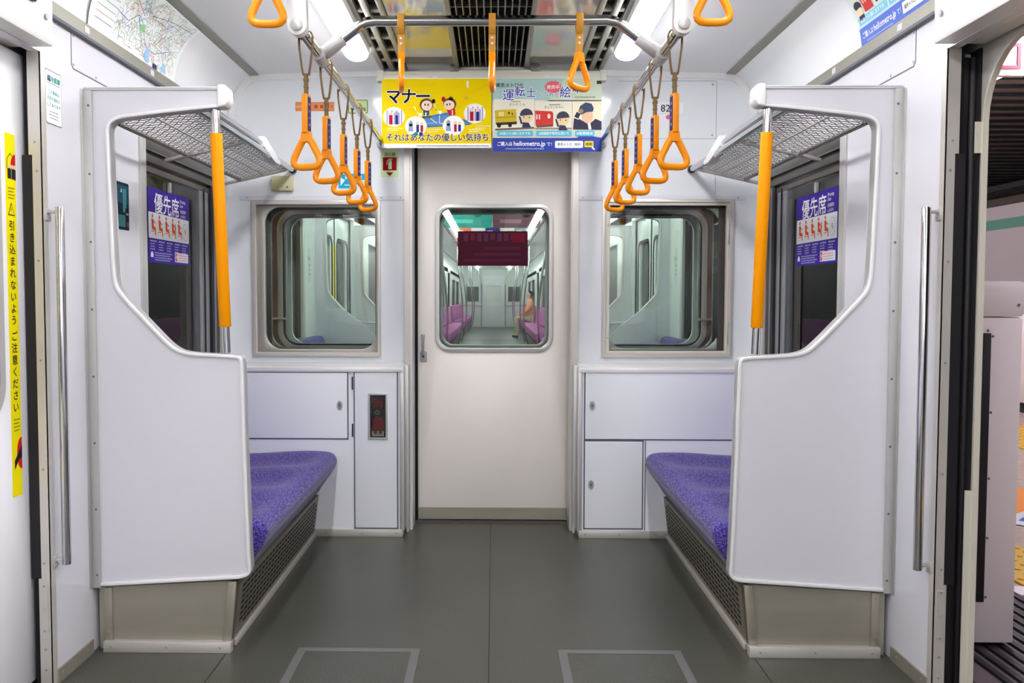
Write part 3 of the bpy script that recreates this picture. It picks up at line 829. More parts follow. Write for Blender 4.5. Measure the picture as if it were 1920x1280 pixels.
for s in (-1, 1):
    for q, y in enumerate((2.415, 2.705, 3.01, 3.305, 3.588)):
        side = 'left' if s < 0 else 'right'
        lab = 'orange strap on the %s handrail, %s from its white arm' % (side, od[q]) if q < 4 else 'orange strap on the %s handrail, last one before the end wall' % side
        if proto is None: proto = strap_long('hanging_strap', lab, G1); o = proto
        else: o = copy_tree(proto); o['label'] = lab
        o.location = (s * RX, y, RZ); o.rotation_euler = (0, 0, ang[s][q])
t0, ro = strap_short('hanging_strap', 'orange strap at the left end of the cross rail, seen edge-on', 'orange straps on the cross rail')
t0.location = (-.268, 2.61, 1.951); t0.rotation_euler = (0, 0, PI / 2); ro.rotation_euler = (0, 0, .12)
o = copy_tree(t0); o['label'] = 'orange strap in the middle of the cross rail'; o.location = (.006, 2.61, 1.951); o.children[1].rotation_euler = (0, 0, -.06)
o = copy_tree(t0); o['label'] = 'orange strap at the right end of the cross rail, twisted open'; o.location = (.268, 2.61, 1.951)
for ch in o.children:
    if ch.name.startswith('ring'): ch.rotation_euler = (0, 0, -PI / 2 + .75)
first = None
for s in (-1, 1):
    z = lambda y: 1.98 + (2.31 - y) / 1.11 * .06
    lab = 'orange strap hanging in the doorway on the %s, nearer than the white arm' % ('left' if s < 0 else 'right')
    if first is None: first, _ = strap_short('hanging_strap', lab, 'orange straps in the doorway', 'orange', 'belt', False); o = first
    else: o = copy_tree(first); o['label'] = lab
    o.location = (s * .545, 2.12, 1.93)
    o.location.z = z(2.12)
wf = None
for s in (-1, 1):
    lab = 'white strap grip cut by the top edge, %s of the aisle' % ('left' if s < 0 else 'right')
    if wf is None: wf, _ = strap_short('hanging_strap', lab, 'white straps in the doorway', 'whitep', 'whitep', False); o = wf
    else: o = copy_tree(wf); o['label'] = lab
    o.location = (s * .545, 1.78, z(1.78))

# ================================================================== luggage racks
M['wire'] = mat('grey_net_wire', (150, 148, 140), 0.35, 0.3)
def rack(s):
    lab = 'luggage rack of wire netting above the %s bench' % ('left' if s < 0 else 'right')
    t = thing('luggage_rack', lab, 'luggage rack', (s * 1.0, 3.3, 1.65))
    ya, yb = 2.679, 3.955
    P = lambda u, y, h=0: (s * (.948 + u * .214), y, 1.712 - u * .049 + h)
    m_ = MB()
    m_.tube([(s * .946, ya, 1.752), (s * .946, 3.54, 1.752)], .0140, 'chrome', 16); m_.build('front_bar', t)
    m_ = MB().tube([(s * .938, ya, 1.719), (s * .938, 4.05, 1.719)], .0140, 'chrome', 16); m_.build('front_bar', t)
    b = MB().plate([(3.50, 1.775), (3.535, 1.773), (3.765, 1.712), (3.76, 1.694), (3.68, 1.694), (3.50, 1.73)], [], 'yz', s * .924, s * .962, 'armw'); b.build('bracket', t, .004)
    c = MB().tube([(s * .938, 4.03, 1.719), (s * .938, 4.0535, 1.719)], .018, 'rub', 14); c.build('bar_end_cap', t)
    w = MB()
    for y0 in (3.262, yb): w.plate([(.945 * s, 1.703), (1.245 * s, 1.634), (1.245 * s, 1.646), (.945 * s, 1.717)], [], 'xz', y0, y0 + .024, 'steelb')
    w.tube([P(1.0, ya, -.004), P(1.0, 3.255, -.004)], .0075, 'rub', 8); w.tube([P(1.0, 3.29, -.004), P(1.0, yb, -.004)], .0075, 'rub', 8)
    w.tube([P(.5, ya, -.004), P(.5, yb, -.004)], .004, 'alud', 8)
    w.build('frame', t, .001)
    # hexagonal wire netting: zigzag wires in opposite phase
    n = MB(); L = 11; st = .0098
    N = int((yb - ya) / st)
    for l in range(L):
        pts = []
        for q in range(N + 1):
            f = [(-.5), (-.5), .5, .5][q % 4] * (1 if l % 2 else -1)
            pts.append(P((l + .5 + f * .92) / L, ya + q * st, .0015 * (1 if (l + q) % 2 else -1)))
        n.tube(pts, .0017, 'wire', 4)
    n.build('netting', t)
    return t
rack(-1); rack(1)

# ================================================================== lamps, vents, ceiling fittings
def lamp(s, ya, yb, lab):
    t = thing('fluorescent_lamp', lab, 'lamp', (s * .566, (ya + yb) / 2, 2.13), 'tubes of the ceiling lights')
    prof = [(.050 * math.cos(PI * q / 14), .030 * math.sin(PI * q / 14)) for q in range(15)]   # flat-topped diffuser, bulging down
    vs = []; sec = [(ya + .02, .8), (ya + .04, 1.0), (yb - .045, 1.0), (yb - .015, .92), (yb, .55)]
    for y, k in sec: vs += [(s * .566 + x * k, y, 2.140 - z * k) for x, z in prof]
    n = len(prof); fs = [(i * n + q, i * n + (q + 1) % n, (i + 1) * n + (q + 1) % n, (i + 1) * n + q) for i in range(len(sec) - 1) for q in range(n)]
    fs += [tuple(range(n)), tuple((len(sec) - 1) * n + q for q in range(n))]
    MB().add(vs, fs, 'tube').build('tube', t)
    MB().box(s * .512, s * .620, ya, yb - .02, 2.1405, 2.181, 'whitep').build('fitting', t, .004)
    return t
LMP = [(2.46, 3.66), (1.05, 2.22), (-.25, .92), (-1.55, -.38), (-2.85, -1.68), (-4.15, -2.98), (-5.45, -4.28), (-6.75, -5.58), (-8.05, -6.88), (-9.35, -8.18), (-10.65, -9.48), (-11.95, -10.78)]
for s in (-1, 1):
    side = 'left' if s < 0 else 'right'
    for q, (a, b_) in enumerate(LMP):
        lamp(s, a, b_, ('bright fluorescent tube on the %s ceiling by the end wall' % side) if q == 0 else ('fluorescent tube number %d from the end wall on the %s' % (q + 1, side)))
def vent(s):
    t = thing('ceiling_vent', 'slotted metal air vent strip %s of the ceiling centre' % ('left' if s < 0 else 'right'), 'vent', (s * .45, 3, 2.17))
    mb = MB()
    yv = 4.03
    mb.box(s * .394, s * .412, .5, yv, 2.168, 2.19, 'slat'); mb.box(s * .448, s * .470, .5, yv, 2.166, 2.19, 'slat'); mb.box(s * .494, s * .516, .5, yv, 2.170, 2.19, 'slat')
    mb.box(s * .40, s * .51, .5, yv, 2.198, 2.204, 'blk')
    y = .55
    while y < yv:
        mb.box(s * .41, s * .45, y, y + .03, 2.176, 2.198, 'slat'); mb.box(s * .468, s * .496, y, y + .03, 2.176, 2.198, 'slat'); y += .165
    mb.build('slotted_strip', t, .0015)
vent(-1); vent(1)
t = thing('ceiling_grille', 'dark ceiling grille with long fins along the middle of the ceiling', 'grille', (0, 3, 2.19))
mb = MB()
for s in (-1, 1): mb.box(s * .150, s * .170, .5, 4.0, 2.170, 2.20, 'slat')
mb.box(-.17, .17, 3.985, 4.01, 2.165, 2.20, 'slat'); mb.build('frame', t, .002)
mb = MB()
for q in range(11): 
    x = -.130 + q * .026; mb.box(x - .0022, x + .0022, .5, 3.985, 2.178, 2.225, 'slat')
for y in (1.4, 2.0, 2.6, 3.2, 3.75): mb.box(-.15, .15, y, y + .006, 2.19, 2.21, 'slat')
mb.build('fins', t)
MB().box(-.16, .16, .5, 4.0, 2.255, 2.262, 'blk').build('back_plate', t)
mb = MB()
for x in (-.18, .19): mb.box(x - .01, x + .03, 3.95, 3.99, 2.150, 2.184, 'dmet')
mb.box(-.17, .20, 3.962, 3.975, 2.150, 2.162, 'alu'); mb.build('latch_bar', t, .002)

# ================================================================== posters over the gangway door
t = thing('poster_rail', 'cream clip rail that holds the two hanging posters', 'poster rail', (0, 3.97, 2.13))
mb = MB().box(-.515, .515, 3.952, 3.985, 2.110, 2.152, 'cream'); mb.box(-.525, -.495, 3.946, 3.99, 2.106, 2.156, 'cream'); mb.box(.495, .525, 3.946, 3.99, 2.106, 2.156, 'cream'); mb.build('rail', t, .004)
mb = MB()
for x in (-.26, .25): mb.box(x - .008, x + .012, 3.9505, 3.953, 2.116, 2.132, 'white')
mb.build('clips', t)
YEL, INK, WHT = (238, 208, 0), (24, 20, 20), (248, 248, 246)
a = Art(); w, h = .503, .313
a.rect(0, 0, w, h, YEL, 1); a.rect(0, 0, w, .019, WHT, 2)
for q in range(5): a.line([(.0, .06 + .05 * q), (.12, .075 + .05 * q), (.25, .05 + .06 * q)], .0016, (236, 190, 20), 2)
a.line([(.40, .245), (.503, .292)], .002, (236, 180, 30), 2); a.line([(.44, .05), (.503, .03)], .004, (240, 190, 20), 2)
for txt, x in (('マ', .018), ('ナ', .086), ('ー', .152)):
    a.text(txt, x, .206, .075, WHT, 3, 'l', .06); a.text(txt, x, .206, .075, INK, 5, 'l', .028)
BLU, NAV, REDP, GRY, SKN, HAR = (92, 138, 190), (36, 54, 120), (176, 30, 52), (150, 168, 196), (246, 214, 190), (96, 76, 50)
a.poly([(.185, .14), (.30, .160), (.42, .112), (.40, .103), (.21, .092)], (72, 118, 176), 3)
a.poly([(.190, .133), (.30, .150), (.405, .108), (.22, .098)], BLU, 4)
a.line([(.225, .132), (.25, .112)], .003, WHT, 5); a.line([(.265, .145), (.265, .112), (.283, .110)], .003, WHT, 5); a.line([(.19, .108), (.26, .116)], .002, (190, 214, 236), 5)
# boy and girl
a.ell(.205, .195, .031, .029, HAR, 5); a.ell(.207, .191, .025, .023, SKN, 6); a.ell(.199, .195, .003, .006, INK, 7, 10); a.ell(.213, .195, .003, .006, INK, 7, 10)
a.poly([(.190, .174), (.219, .174), (.216, .146), (.192, .146)], (28, 92, 140), 5); a.poly([(.200, .160), (.206, .160), (.204, .144), (.198, .144)], WHT, 6); a.rect(.186, .136, .226, .143, HAR, 6); a.line([(.219, .17), (.236, .203)], .005, SKN, 5); a.ell(.238, .211, .008, .010, INK, 6, 12)
a.ell(.312, .198, .030, .027, HAR, 5); a.ell(.317, .222, .010, .010, HAR, 5); a.ell(.309, .193, .025, .022, SKN, 6); a.ell(.300, .195, .003, .005, INK, 7, 10); a.ell(.313, .197, .003, .005, INK, 7, 10)
a.poly([(.295, .178), (.335, .178), (.338, .148), (.310, .148)], (196, 34, 44), 5); a.rect(.322, .148, .327, .17, WHT, 6); a.line([(.293, .18), (.286, .21)], .006, SKN, 5); a.ell(.283, .220, .009, .012, REDP, 6, 14)
for pts in ([(.150, .185), (.158, .165), (.175, .150)], [(.243, .195), (.25, .172), (.27, .160)]): a.line(pts, .006, (248, 244, 150), 4)
a.ell(.178, .150, .008, .008, WHT, 5, 14); a.ell(.268, .160, .008, .008, WHT, 5, 14)
a.ell(.388, .225, .020, .020, (232, 206, 30), 3); a.ell(.388, .225, .018, .018, YEL, 4); a.rect(.380, .218, .396, .232, (216, 190, 40), 5)
a.rect(.388, .272, .399, .302, (240, 240, 190), 5)
# four round scenes
for cx, cy, kind in ((.056, .140, 0), (.157, .098, 1), (.330, .100, 2), (.427, .155, 3)):
    a.ell(cx, cy, .051, .046, (250, 240, 150), 5, 28); a.ell(cx, cy, .048, .043, WHT, 6, 28)
    if kind in (0, 3):
        for q in range(7): a.rect(cx - .034 + q * .011, cy - .034, cx - .028 + q * .011, cy + (.02 if q % 2 else .03), (170, 160, 206), 7)
        a.rect(cx - .022, cy - .034, cx - .006, cy + .008, REDP, 8); a.ell(cx - .014, cy + .016, .008, .009, SKN, 8, 12)
        a.rect(cx + .006, cy - .034, cx + .020, cy + .008, NAV, 8); a.ell(cx + .013, cy + .016, .008, .009, SKN if kind else GRY, 8, 12)
    else:
        a.ell(cx - .024, cy + .012, .009, .014, GRY, 7, 14); a.poly([(cx - .036, cy - .024), (cx - .012, cy - .024), (cx - .016, cy + .010), (cx - .032, cy + .010)], GRY, 7)
        a.rect(cx + .002, cy - .028, cx + .014, cy + .006, NAV if kind == 1 else REDP, 8); a.ell(cx + .008, cy + .013, .008, .008, SKN, 8, 12)
        a.rect(cx + .021, cy - .026, cx + .033, cy + .004, REDP if kind == 1 else NAV, 8); a.ell(cx + .027, cy + .011, .007, .007, SKN, 8, 12)
        if kind == 1: a.ell(.157, .062, .010, .009, (40, 130, 140), 8, 14); a.rect(.172, .054, .188, .070, NAV, 8)
for x, y in ((.025, .086), (.21, .080), (.40, .080), (.428, .096)):
    for q in range(2): a.fine(x, x + .07 - .02 * q, y - q * .009, .005, (250, 246, 190), 6, int(x * 1000) + q)
for dx in (0,): 
    a.text('それはあなたの優しい気持ち', .018, .033, .038, WHT, 6, 'l', .05, width=.470); a.text('それはあなたの優しい気持ち', .018, .033, .038, (52, 48, 44), 7, 'l', .016, width=.468)
a.fine(.16, .49, .006, .006, (150, 150, 150), 6, 8)
mb = MB().box(-.503, -.001, 3.9500, 3.9512, 1.803, 2.120, paint(WHT)); a.put(mb, plane_fn((-.503, 3.9496, 1.804), (1, 0, 0), (0, 0, 1), (0, -1, 0)))
tag(mb.build('hanging_poster', recalc=False), 'yellow hanging manners poster with cartoon table tennis players and round scenes', 'poster')

a = Art(); w, h = .498, .331
a.rect(0, 0, w, h, (206, 214, 196), 1); a.rect(0, .225, w, h, (168, 200, 192), 2); a.poly([(.25, .225), (w, .225), (w, h), (.33, h)], (198, 210, 184), 3); a.rect(0, .098, w, .232, (226, 222, 200), 3)
def outlined(tx, x, y, size, col, al='l'):
    a.text(tx, x, y, size, WHT, 5, al, .06); a.text(tx, x, y, size, col, 6, al, .012)
a.text('東京メトロの', .015, .293, .021, INK, 5, 'l', .012)
for tx, x, y, sz in (('運', .045, .236, .055), ('転', .100, .254, .050), ('士', .152, .249, .048), ('絵', .305, .248, .054), ('本', .362, .266, .050)): outlined(tx, x, y, sz, (58, 66, 158))
for tx, x, y in (('に', .211, .248), ('な', .234, .251), ('れ', .257, .249), ('る', .280, .247)): outlined(tx, x, y, .024, (84, 104, 150))
star = [(.277 + (.036 if q % 2 else .041) * math.cos(PI * q / 14), .292 + (.025 if q % 2 else .029) * math.sin(PI * q / 14)) for q in range(28)]
a.poly(star, (226, 100, 112), 5); a.text('発売中', .277, .284, .020, WHT, 6, 'c', .012); a.text('!!', .305, .298, .016, WHT, 6, 'c')
a.fine(.375, .47, .243, .006, (120, 120, 110), 5, 3); a.rect(.475, .305, .497, .320, (70, 60, 60), 5)
# two picture-book covers and the saluting driver
a.rect(.008, .10, .191, .238, (232, 228, 208), 4); a.rect(.193, .10, .363, .228, (230, 226, 206), 4); a.rect(.365, .10, w, .228, (236, 226, 196), 4); a.line([(.192, .10), (.192, .238)], .0012, (150, 150, 136), 5); a.line([(.364, .10), (.364, .228)], .0012, (150, 150, 136), 5)
a.text('えいたくん', .075, .208, .015, (70, 66, 60), 6); a.fine(.085, .13, .224, .005, (110, 108, 96), 6, 5)
a.text('きょうこちゃん', .235, .196, .013, (70, 66, 60), 6); a.fine(.26, .31, .210, .005, (110, 108, 96), 6, 6)
a.poly([(.010, .187), (.108, .193), (.110, .135), (.014, .130)], (204, 178, 48), 5); a.poly([(.012, .155), (.109, .160), (.109, .157), (.012, .152)], (160, 132, 30), 6); a.poly([(.014, .131), (.113, .136), (.110, .124), (.018, .120)], (70, 60, 44), 6)
a.rect(.028, .160, .052, .180, (226, 214, 130), 6); a.ell(.075, .175, .004, .005, INK, 6, 10); a.rect(.088, .165, .092, .176, INK, 6); a.ell(.030, .117, .009, .009, (60, 54, 46), 6, 14); a.ell(.080, .119, .009, .009, (60, 54, 46), 6, 14)
a.poly([(.012, .104), (.19, .112), (.19, .103), (.012, .096)], (120, 104, 90), 5)
a.poly([(.194, .186), (.272, .182), (.278, .172), (.278, .122), (.197, .118)], (206, 66, 60), 5); a.rect(.199, .146, .206, .168, (240, 206, 190), 6); a.rect(.211, .146, .218, .168, (240, 206, 190), 6); a.ell(.258, .160, .007, .011, (240, 214, 200), 6, 14); a.poly([(.197, .118), (.278, .122), (.276, .113), (.205, .109)], (110, 84, 76), 6); a.rect(.194, .101, .362, .108, (150, 140, 120), 5)
for cx, cy, s_ in ((.155, .155, 1), (.322, .142, 1)):
    a.ell(cx, cy, .026, .024, (232, 206, 160), 6, 20); a.poly([(cx - .028, cy + .006)] + [(cx + .030 * math.cos(math.radians(170 - 16 * q)), cy + .010 + .030 * math.sin(math.radians(170 - 16 * q))) for q in range(11)] + [(cx + .030, cy + .004), (cx + .028, cy + .012)], (70, 70, 84), 7)
    a.ell(cx - .012, cy + .001, .003, .003, INK, 8, 8); a.ell(cx + .013, cy - .001, .003, .003, INK, 8, 8)
    a.poly([(cx - .016, cy - .022), (cx + .010, cy - .024), (cx + .022, cy - .046), (cx - .020, cy - .046)], (64, 60, 90), 6); a.poly([(cx - .036, cy + .006), (cx - .028, cy + .004), (cx - .016, cy - .03), (cx - .026, cy - .03)], (64, 60, 90), 6)
a.ell(.433, .158, .026, .034, (226, 186, 154), 6, 20); a.poly([(.392, .182), (.400, .206), (.425, .222), (.452, .216), (.462, .196), (.458, .180), (.43, .178), (.405, .166)], (66, 78, 104), 7); a.ell(.405, .183, .010, .010, (150, 130, 90), 8, 12)
a.poly([(.368, .10), (.372, .150), (.392, .150), (.44, .122), (.47, .148), (.498, .136), (.498, .098)], (62, 58, 80), 7); a.poly([(.372, .155), (.385, .180), (.402, .170), (.392, .148)], (58, 56, 84), 7); a.line([(.372, .155), (.392, .146)], .004, WHT, 8); a.poly([(.435, .125), (.446, .132), (.452, .100), (.44, .098)], WHT, 8)
for x0, x1, tx in ((.022, .185, '#3歳から5歳におすすめ'), (.200, .362, '#路線図や車両も覚いて'), (.378, .466, '#電車絵本')):
    a.rrect(x0, .070, x1, .094, .004, (96, 186, 210), 8); a.text(tx, (x0 + x1) / 2, .077, .014, WHT, 9, 'c', .01, width=(x1 - x0) * .86)
a.rect(0, 0, w, .062, (58, 74, 160), 8); a.poly([(.385, .062), (.395, .068), (.46, .068), (.498, .062)], (58, 74, 160), 8)
a.text('ご購入は', .020, .027, .021, WHT, 9, 'l', .014, width=.068); a.text('hellometro.jp', .096, .026, .030, WHT, 9, 'l', .014, width=.143); a.text('で！', .247, .027, .019, WHT, 9)
a.fine(.06, .235, .010, .006, (170, 180, 220), 9, 9)
a.rrect(.286, .016, .414, .048, .006, WHT, 9); a.text('東京メトロ　絵本', .350, .027, .015, (70, 66, 60), 10, 'c', .01, width=.105); a.rrect(.420, .019, .462, .047, .005, (232, 214, 60), 9); a.text('検索', .441, .027, .016, (90, 80, 40), 10, 'c', .02); a.poly([(.455, .026), (.470, .008), (.463, .007), (.459, .012), (.455, .010)], WHT, 10)
mb = MB().box(.004, .503, 3.9500, 3.9512, 1.785, 2.118, paint(WHT)); a.put(mb, plane_fn((.005, 3.9496, 1.786), (1, 0, 0), (0, 0, 1), (0, -1, 0)))
tag(mb.build('hanging_poster', recalc=False), 'pale hanging picture book poster with drawn train drivers and a blue web address band', 'poster')

# ================================================================== signs and fittings on the end wall
def sign(name, label, cat, x0, x1, z0, z1, art, base, th=.0012, y=YE):
    mb = MB().box(x0, x1, y - th, y, z0, z1, paint(base)); art.put(mb, plane_fn((x0, y - th - .0002, z0), (1, 0, 0), (0, 0, 1), (0, -1, 0)), .0003)
    return tag(mb.build(name, recalc=False), label, cat)
a = Art(); GL = (206, 226, 168)
a.text('消火器', .041, .100, .019, (60, 60, 50), 1, 'c', .012, width=.052); a.rect(.016, .093, .066, .095, (150, 160, 120), 1); a.rect(.008, .031, .073, .092, (150, 10, 34), 1)
a.rect(.034, .037, .050, .078, GL, 2); a.ell(.042, .078, .008, .006, GL, 2, 14); a.rect(.039, .080, .046, .087, GL, 2); a.line([(.038, .084), (.029, .078), (.027, .060)], .003, GL, 2); a.line([(.046, .086), (.053, .083)], .003, GL, 2)
a.poly([(.023, .022), (.058, .022), (.0405, .005)], (140, 12, 34), 1)
sign('extinguisher_sign', 'pale green sign with a red fire extinguisher symbol and arrow', 'sign', -.521, -.440, 1.686, 1.816, a, GL)
a = Art(); OR = (222, 140, 92)
for q, (x, r_) in enumerate(((.012, .006), (.030, .008), (.098, .008), (.125, .008), (.152, .008), (.172, .004))): a.ell(x, .021, r_, r_, (120, 60, 44) if q > 1 else (240, 190, 160), 1, 12); a.ell(x, .021, r_ * .45, r_ * .45, OR, 2, 10)
sign('builder_plate', 'long orange embossed plate high on the left of the end wall', 'plate', -.926, -.742, 1.995, 2.038, a, OR)
a = Art(); a.rrect(.002, .002, .094, .065, .007, (40, 46, 44), 1); a.rrect(.0045, .0045, .0915, .0625, .006, GL, 2); a.text('2', .012, .024, .045, (40, 46, 44), 3, 'l', .01); a.text('号車', .048, .012, .020, (60, 66, 60), 3, 'l', .008)
sign('car_number_sticker', 'pale green rounded car number sticker behind the left handrail', 'sticker', -.678, -.582, 1.982, 2.049, a, GL)
a = Art(); CY = (30, 164, 206); a.rect(.002, .002, .062, .068, CY, 1); a.rect(.062, .040, .136, .070, CY, 1); a.rect(.068, .004, .134, .038, (226, 238, 240), 1)
for q in range(3): a.rect(.070, .010 + q * .010, .130, .014 + q * .010, (120, 186, 206), 2)
a.poly([(.012, .012), (.034, .040), (.012, .052)], (226, 240, 246), 2); a.rect(.030, .014, .055, .018, WHT, 2); a.rect(.034, .045, .056, .062, (200, 232, 240), 2); a.text('注意', .075, .046, .020, WHT, 2)
sign('notice_sticker', 'cyan and white notice sticker above the left end window', 'sticker', -.726, -.588, 1.632, 1.704, a, (226, 236, 238))
a = Art(); a.rrect(.002, .002, .128, .055, .004, (232, 234, 236), 1); a.text('821', .022, .011, .047, (56, 60, 66), 2, 'l', .012)
sign('car_number_plate', 'white number plate with dark digits on the right of the end wall', 'plate', .770, .900, 1.978, 2.036, a, (222, 226, 228))
a = Art(); a.ell(.011, .011, .011, .011, (226, 96, 136), 1)
mb = MB().tube([(.828, YE - .0008, 1.964), (.828, YE, 1.964)], .0105, paint((226, 96, 136)), 20)
tag(mb.build('round_sticker', recalc=False), 'small pink dot sticker under the number plate', 'sticker')
t = thing('junction_cover', 'small beige cover box above the left end window', 'cover', (-.987, YE, 1.62))
MB().box(-1.039, -.936, YE - .022, YE, 1.620, 1.690, 'beige').build('cover', t, .004)
MB().disc((-.963, YE - .022, 1.637), (0, -1, 0), .004, .002, 'dmet', 10).build('screw', t)
# weak-cooling sticker and the small poster on the left wall, the two priority-seat sheets, the adverts of the coves
a = Art(); BF = (60, 70, 120); w, h = .090, .152
a.rrect(0, 0, w, h, .006, BF, 0); a.rrect(.0022, .0022, w - .0022, h - .0022, .005, WHT, 1)
a.text('弱', .010, .121, .0185, (60, 72, 120), 2, 'l', .03); a.text('冷房車', .0275, .121, .0185, (30, 160, 140), 2, 'l', .03); a.fine(.010, .08, .114, .0035, (140, 150, 170), 2, 1)
for q, tx in enumerate(('この車両は', '冷房を弱めに', 'してあります')): a.text(tx, .045, .086 - q * .018, .0125, (50, 150, 150), 2, 'c', .01)
for q in range(3): a.fine(.022 - .006 * (q == 1), .068 + .006 * (q == 1), .034 - q * .009, .004, (150, 170, 180), 2, q)
mb = MB(); a.put(mb, plane_fn((-1.2494, 2.407, 1.610), (0, 1, 0), (0, 0, 1), (1, 0, 0)))
tag(mb.build('cooling_sticker', recalc=False), 'white cooling notice with blue frame and green lettering beside the closed door', 'sticker')
a = Art(); a.rrect(0, 0, .150, .160, .006, (20, 44, 56), 0)
a.rect(.02, .09, .14, .15, (36, 86, 100), 1); a.rect(.10, .06, .128, .14, (70, 140, 150), 2); a.rect(.118, .01, .146, .075, (26, 26, 34), 3); a.rect(.06, .01, .12, .05, (60, 120, 126), 2); a.ell(.135, .02, .010, .010, (110, 70, 70), 4, 12); a.rect(.122, .052, .142, .058, (150, 170, 180), 4); a.text('A', .082, .125, .02, WHT, 3)
mb = MB(); a.put(mb, plane_fn((-1.2492, 2.797, 1.347), (0, 1, 0), (0, 0, 1), (1, 0, 0)))
tag(mb.build('small_poster', recalc=False), 'small dark teal poster between left partition and side window', 'poster')
def priority(s):
    a = Art(); PU, OG = (66, 44, 150), (226, 92, 44); w, h = .430, .284
    a.rect(0, 0, w, h, PU, 1)
    a.text('優先席', .060, .198, .082, WHT, 2, 'l', .012, width=.255)
    a.text('Priority', .330, .254, .020, WHT, 2); a.text('Seat', .330, .237, .020, WHT, 2); a.text('老弱病残', .330, .214, .016, WHT, 2); a.text('노약자석', .330, .194, .016, WHT, 2)
    a.rrect(.004, .092, w - .004, .190, .004, (232, 236, 236), 2)
    for q in range(5):
        x = .025 + q * .068
        a.ell(x + .016, .176, .007, .008, OG, 3, 14)
        a.poly([(x + .006, .166), (x + .026, .164), (x + .028, .138), (x + .046, .134), (x + .050, .104), (x + .042, .103), (x + .038, .122), (x + .010, .126)], OG, 3)
        a.rect(x + .002, .117, x + .030, .120, OG, 3); a.line([(x + .020, .158), (x + .040, .150)], .004, (200, 60, 30), 4)
        if q == 3: a.ell(x + .042, .158, .005, .006, OG, 3, 10); a.rect(x + .037, .135, x + .049, .152, OG, 3)
    a.ell(.383, .138, .028, .036, (176, 200, 216), 3); a.ell(.383, .138, .025, .033, (232, 236, 236), 4); a.text('9', .372, .122, .04, (200, 90, 100), 5)
    for q in range(5):
        for r in range(4): a.fine(.018 + q * .082, .018 + q * .082 + (.062 if r == 0 else .045), .079 - r * .010, .006 if r == 0 else .004, (196, 196, 226), 2, q * 5 + r)
    a.ell(.034, .026, .013, .016, (226, 226, 240), 2, 20); a.rect(.021, .010, .047, .020, PU, 3)
    for r in range(4): a.fine(.060, .235 - .02 * (r % 2), .036 - r * .009, .005, (176, 176, 216), 2, 40 + r)
    a.rrect(.265, .010, .415, .048, .004, (232, 228, 236), 2); a.rrect(.270, .013, .288, .045, .003, (206, 60, 84), 3); a.text('9', .273, .020, .026, WHT, 4)
    for r in range(3): a.fine(.296, .40, .036 - r * .010, .005, (226, 150, 130) if r < 2 else (150, 170, 180), 3, 60 + r)
    x = s * (W + .033); y0 = 3.190 if s < 0 else 3.620
    mb = MB(); a.put(mb, plane_fn((x, y0, 1.250), (0, -s, 0), (0, 0, 1), (-s, 0, 0)))
    mb.add([(x + s * .0006, y, z) for y, z in ((3.190, 1.250), (3.620, 1.250), (3.620, 1.534), (3.190, 1.534))], [(0, 1, 2, 3)], paint((60, 50, 110)))
    tag(mb.build('priority_seat_sign', recalc=False), 'purple priority seat sheet with orange seated figures on the %s side window' % ('left' if s < 0 else 'right'), 'sign')
priority(-1); priority(1)
# cove surface: arc length from z=1.955 upward
CP = []
cv = chaikin(COVE[1:], 2)
acc = [0]
for p, q in zip(cv, cv[1:]): acc.append(acc[-1] + math.hypot(q[0] - p[0], q[1] - p[1]))
def cove_fn(s, ystart, dirn):
    def fn(a, b, h):
        b = max(0, min(b, acc[-1] - 1e-6)); i = max(j for j in range(len(acc) - 1) if acc[j] <= b)
        u = (b - acc[i]) / (acc[i + 1] - acc[i]); p, q = cv[i], cv[i + 1]
        tx, tz = (q[0] - p[0]), (q[1] - p[1]); l = math.hypot(tx, tz); nx, nz = -tz / l, tx / l
        hh = h + .0035
        return (s * (p[0] + (q[0] - p[0]) * u + nx * hh), ystart + dirn * a, p[1] + (q[1] - p[1]) * u + nz * hh)
    return fn
def vrect(a, x0, y0, x1, y1, col, k, step=.008):
    n = max(1, int((y1 - y0) / step))
    for q in range(n): a.rect(x0, y0 + (y1 - y0) * q / n, x1, y0 + (y1 - y0) * (q + 1) / n, col, k)
def pline(a, pts, w, col, k, step=.012):
    out = [pts[0]]
    for p, q in zip(pts, pts[1:]):
        n = max(1, int(math.hypot(q[0] - p[0], q[1] - p[1]) / step))
        out += [(p[0] + (q[0] - p[0]) * j / n, p[1] + (q[1] - p[1]) * j / n) for j in range(1, n + 1)]
    a.line(out, w, col, k)
a = Art(); w, h = .72, acc[-1] - .004; rnd = random.Random(11)
vrect(a, 0, 0, w, h, (232, 238, 234), 0)
a.line([(.0, q * .012) for q in range(19)], .004, (60, 62, 66), 3)
for q in range(7): pline(a, [(.04, .045 + q * .022), (.16, .045 + q * .022)], .0018, [(110, 130, 190), (200, 170, 150), (150, 170, 160), (120, 150, 140), (170, 150, 140), (150, 190, 160), (190, 170, 120)][q], 4)
pal = [(206, 150, 140), (150, 190, 170), (150, 180, 214), (214, 186, 130), (176, 150, 190), (160, 200, 150), (186, 150, 120), (220, 160, 170), (130, 160, 150), (170, 176, 180)]
for q in range(210):
    x, y = rnd.uniform(.16, .66), rnd.uniform(.03, h - .02); d = rnd.choice([(1, 0), (.7, .7), (.7, -.7), (0, 1), (.5, .86)]); pts = [(x, y)]
    for r in range(rnd.randint(2, 6)):
        l = rnd.uniform(.008, .032); x = min(.69, max(.14, x + d[0] * l)); y = min(h - .006, max(.02, y + d[1] * l)); pts.append((x, y))
        d = rnd.choice([d, (1, 0), (.7, .7), (.7, -.7), (0, -1)])
    pline(a, pts, rnd.uniform(.0009, .0018), rnd.choice(pal), 2 + q % 4)
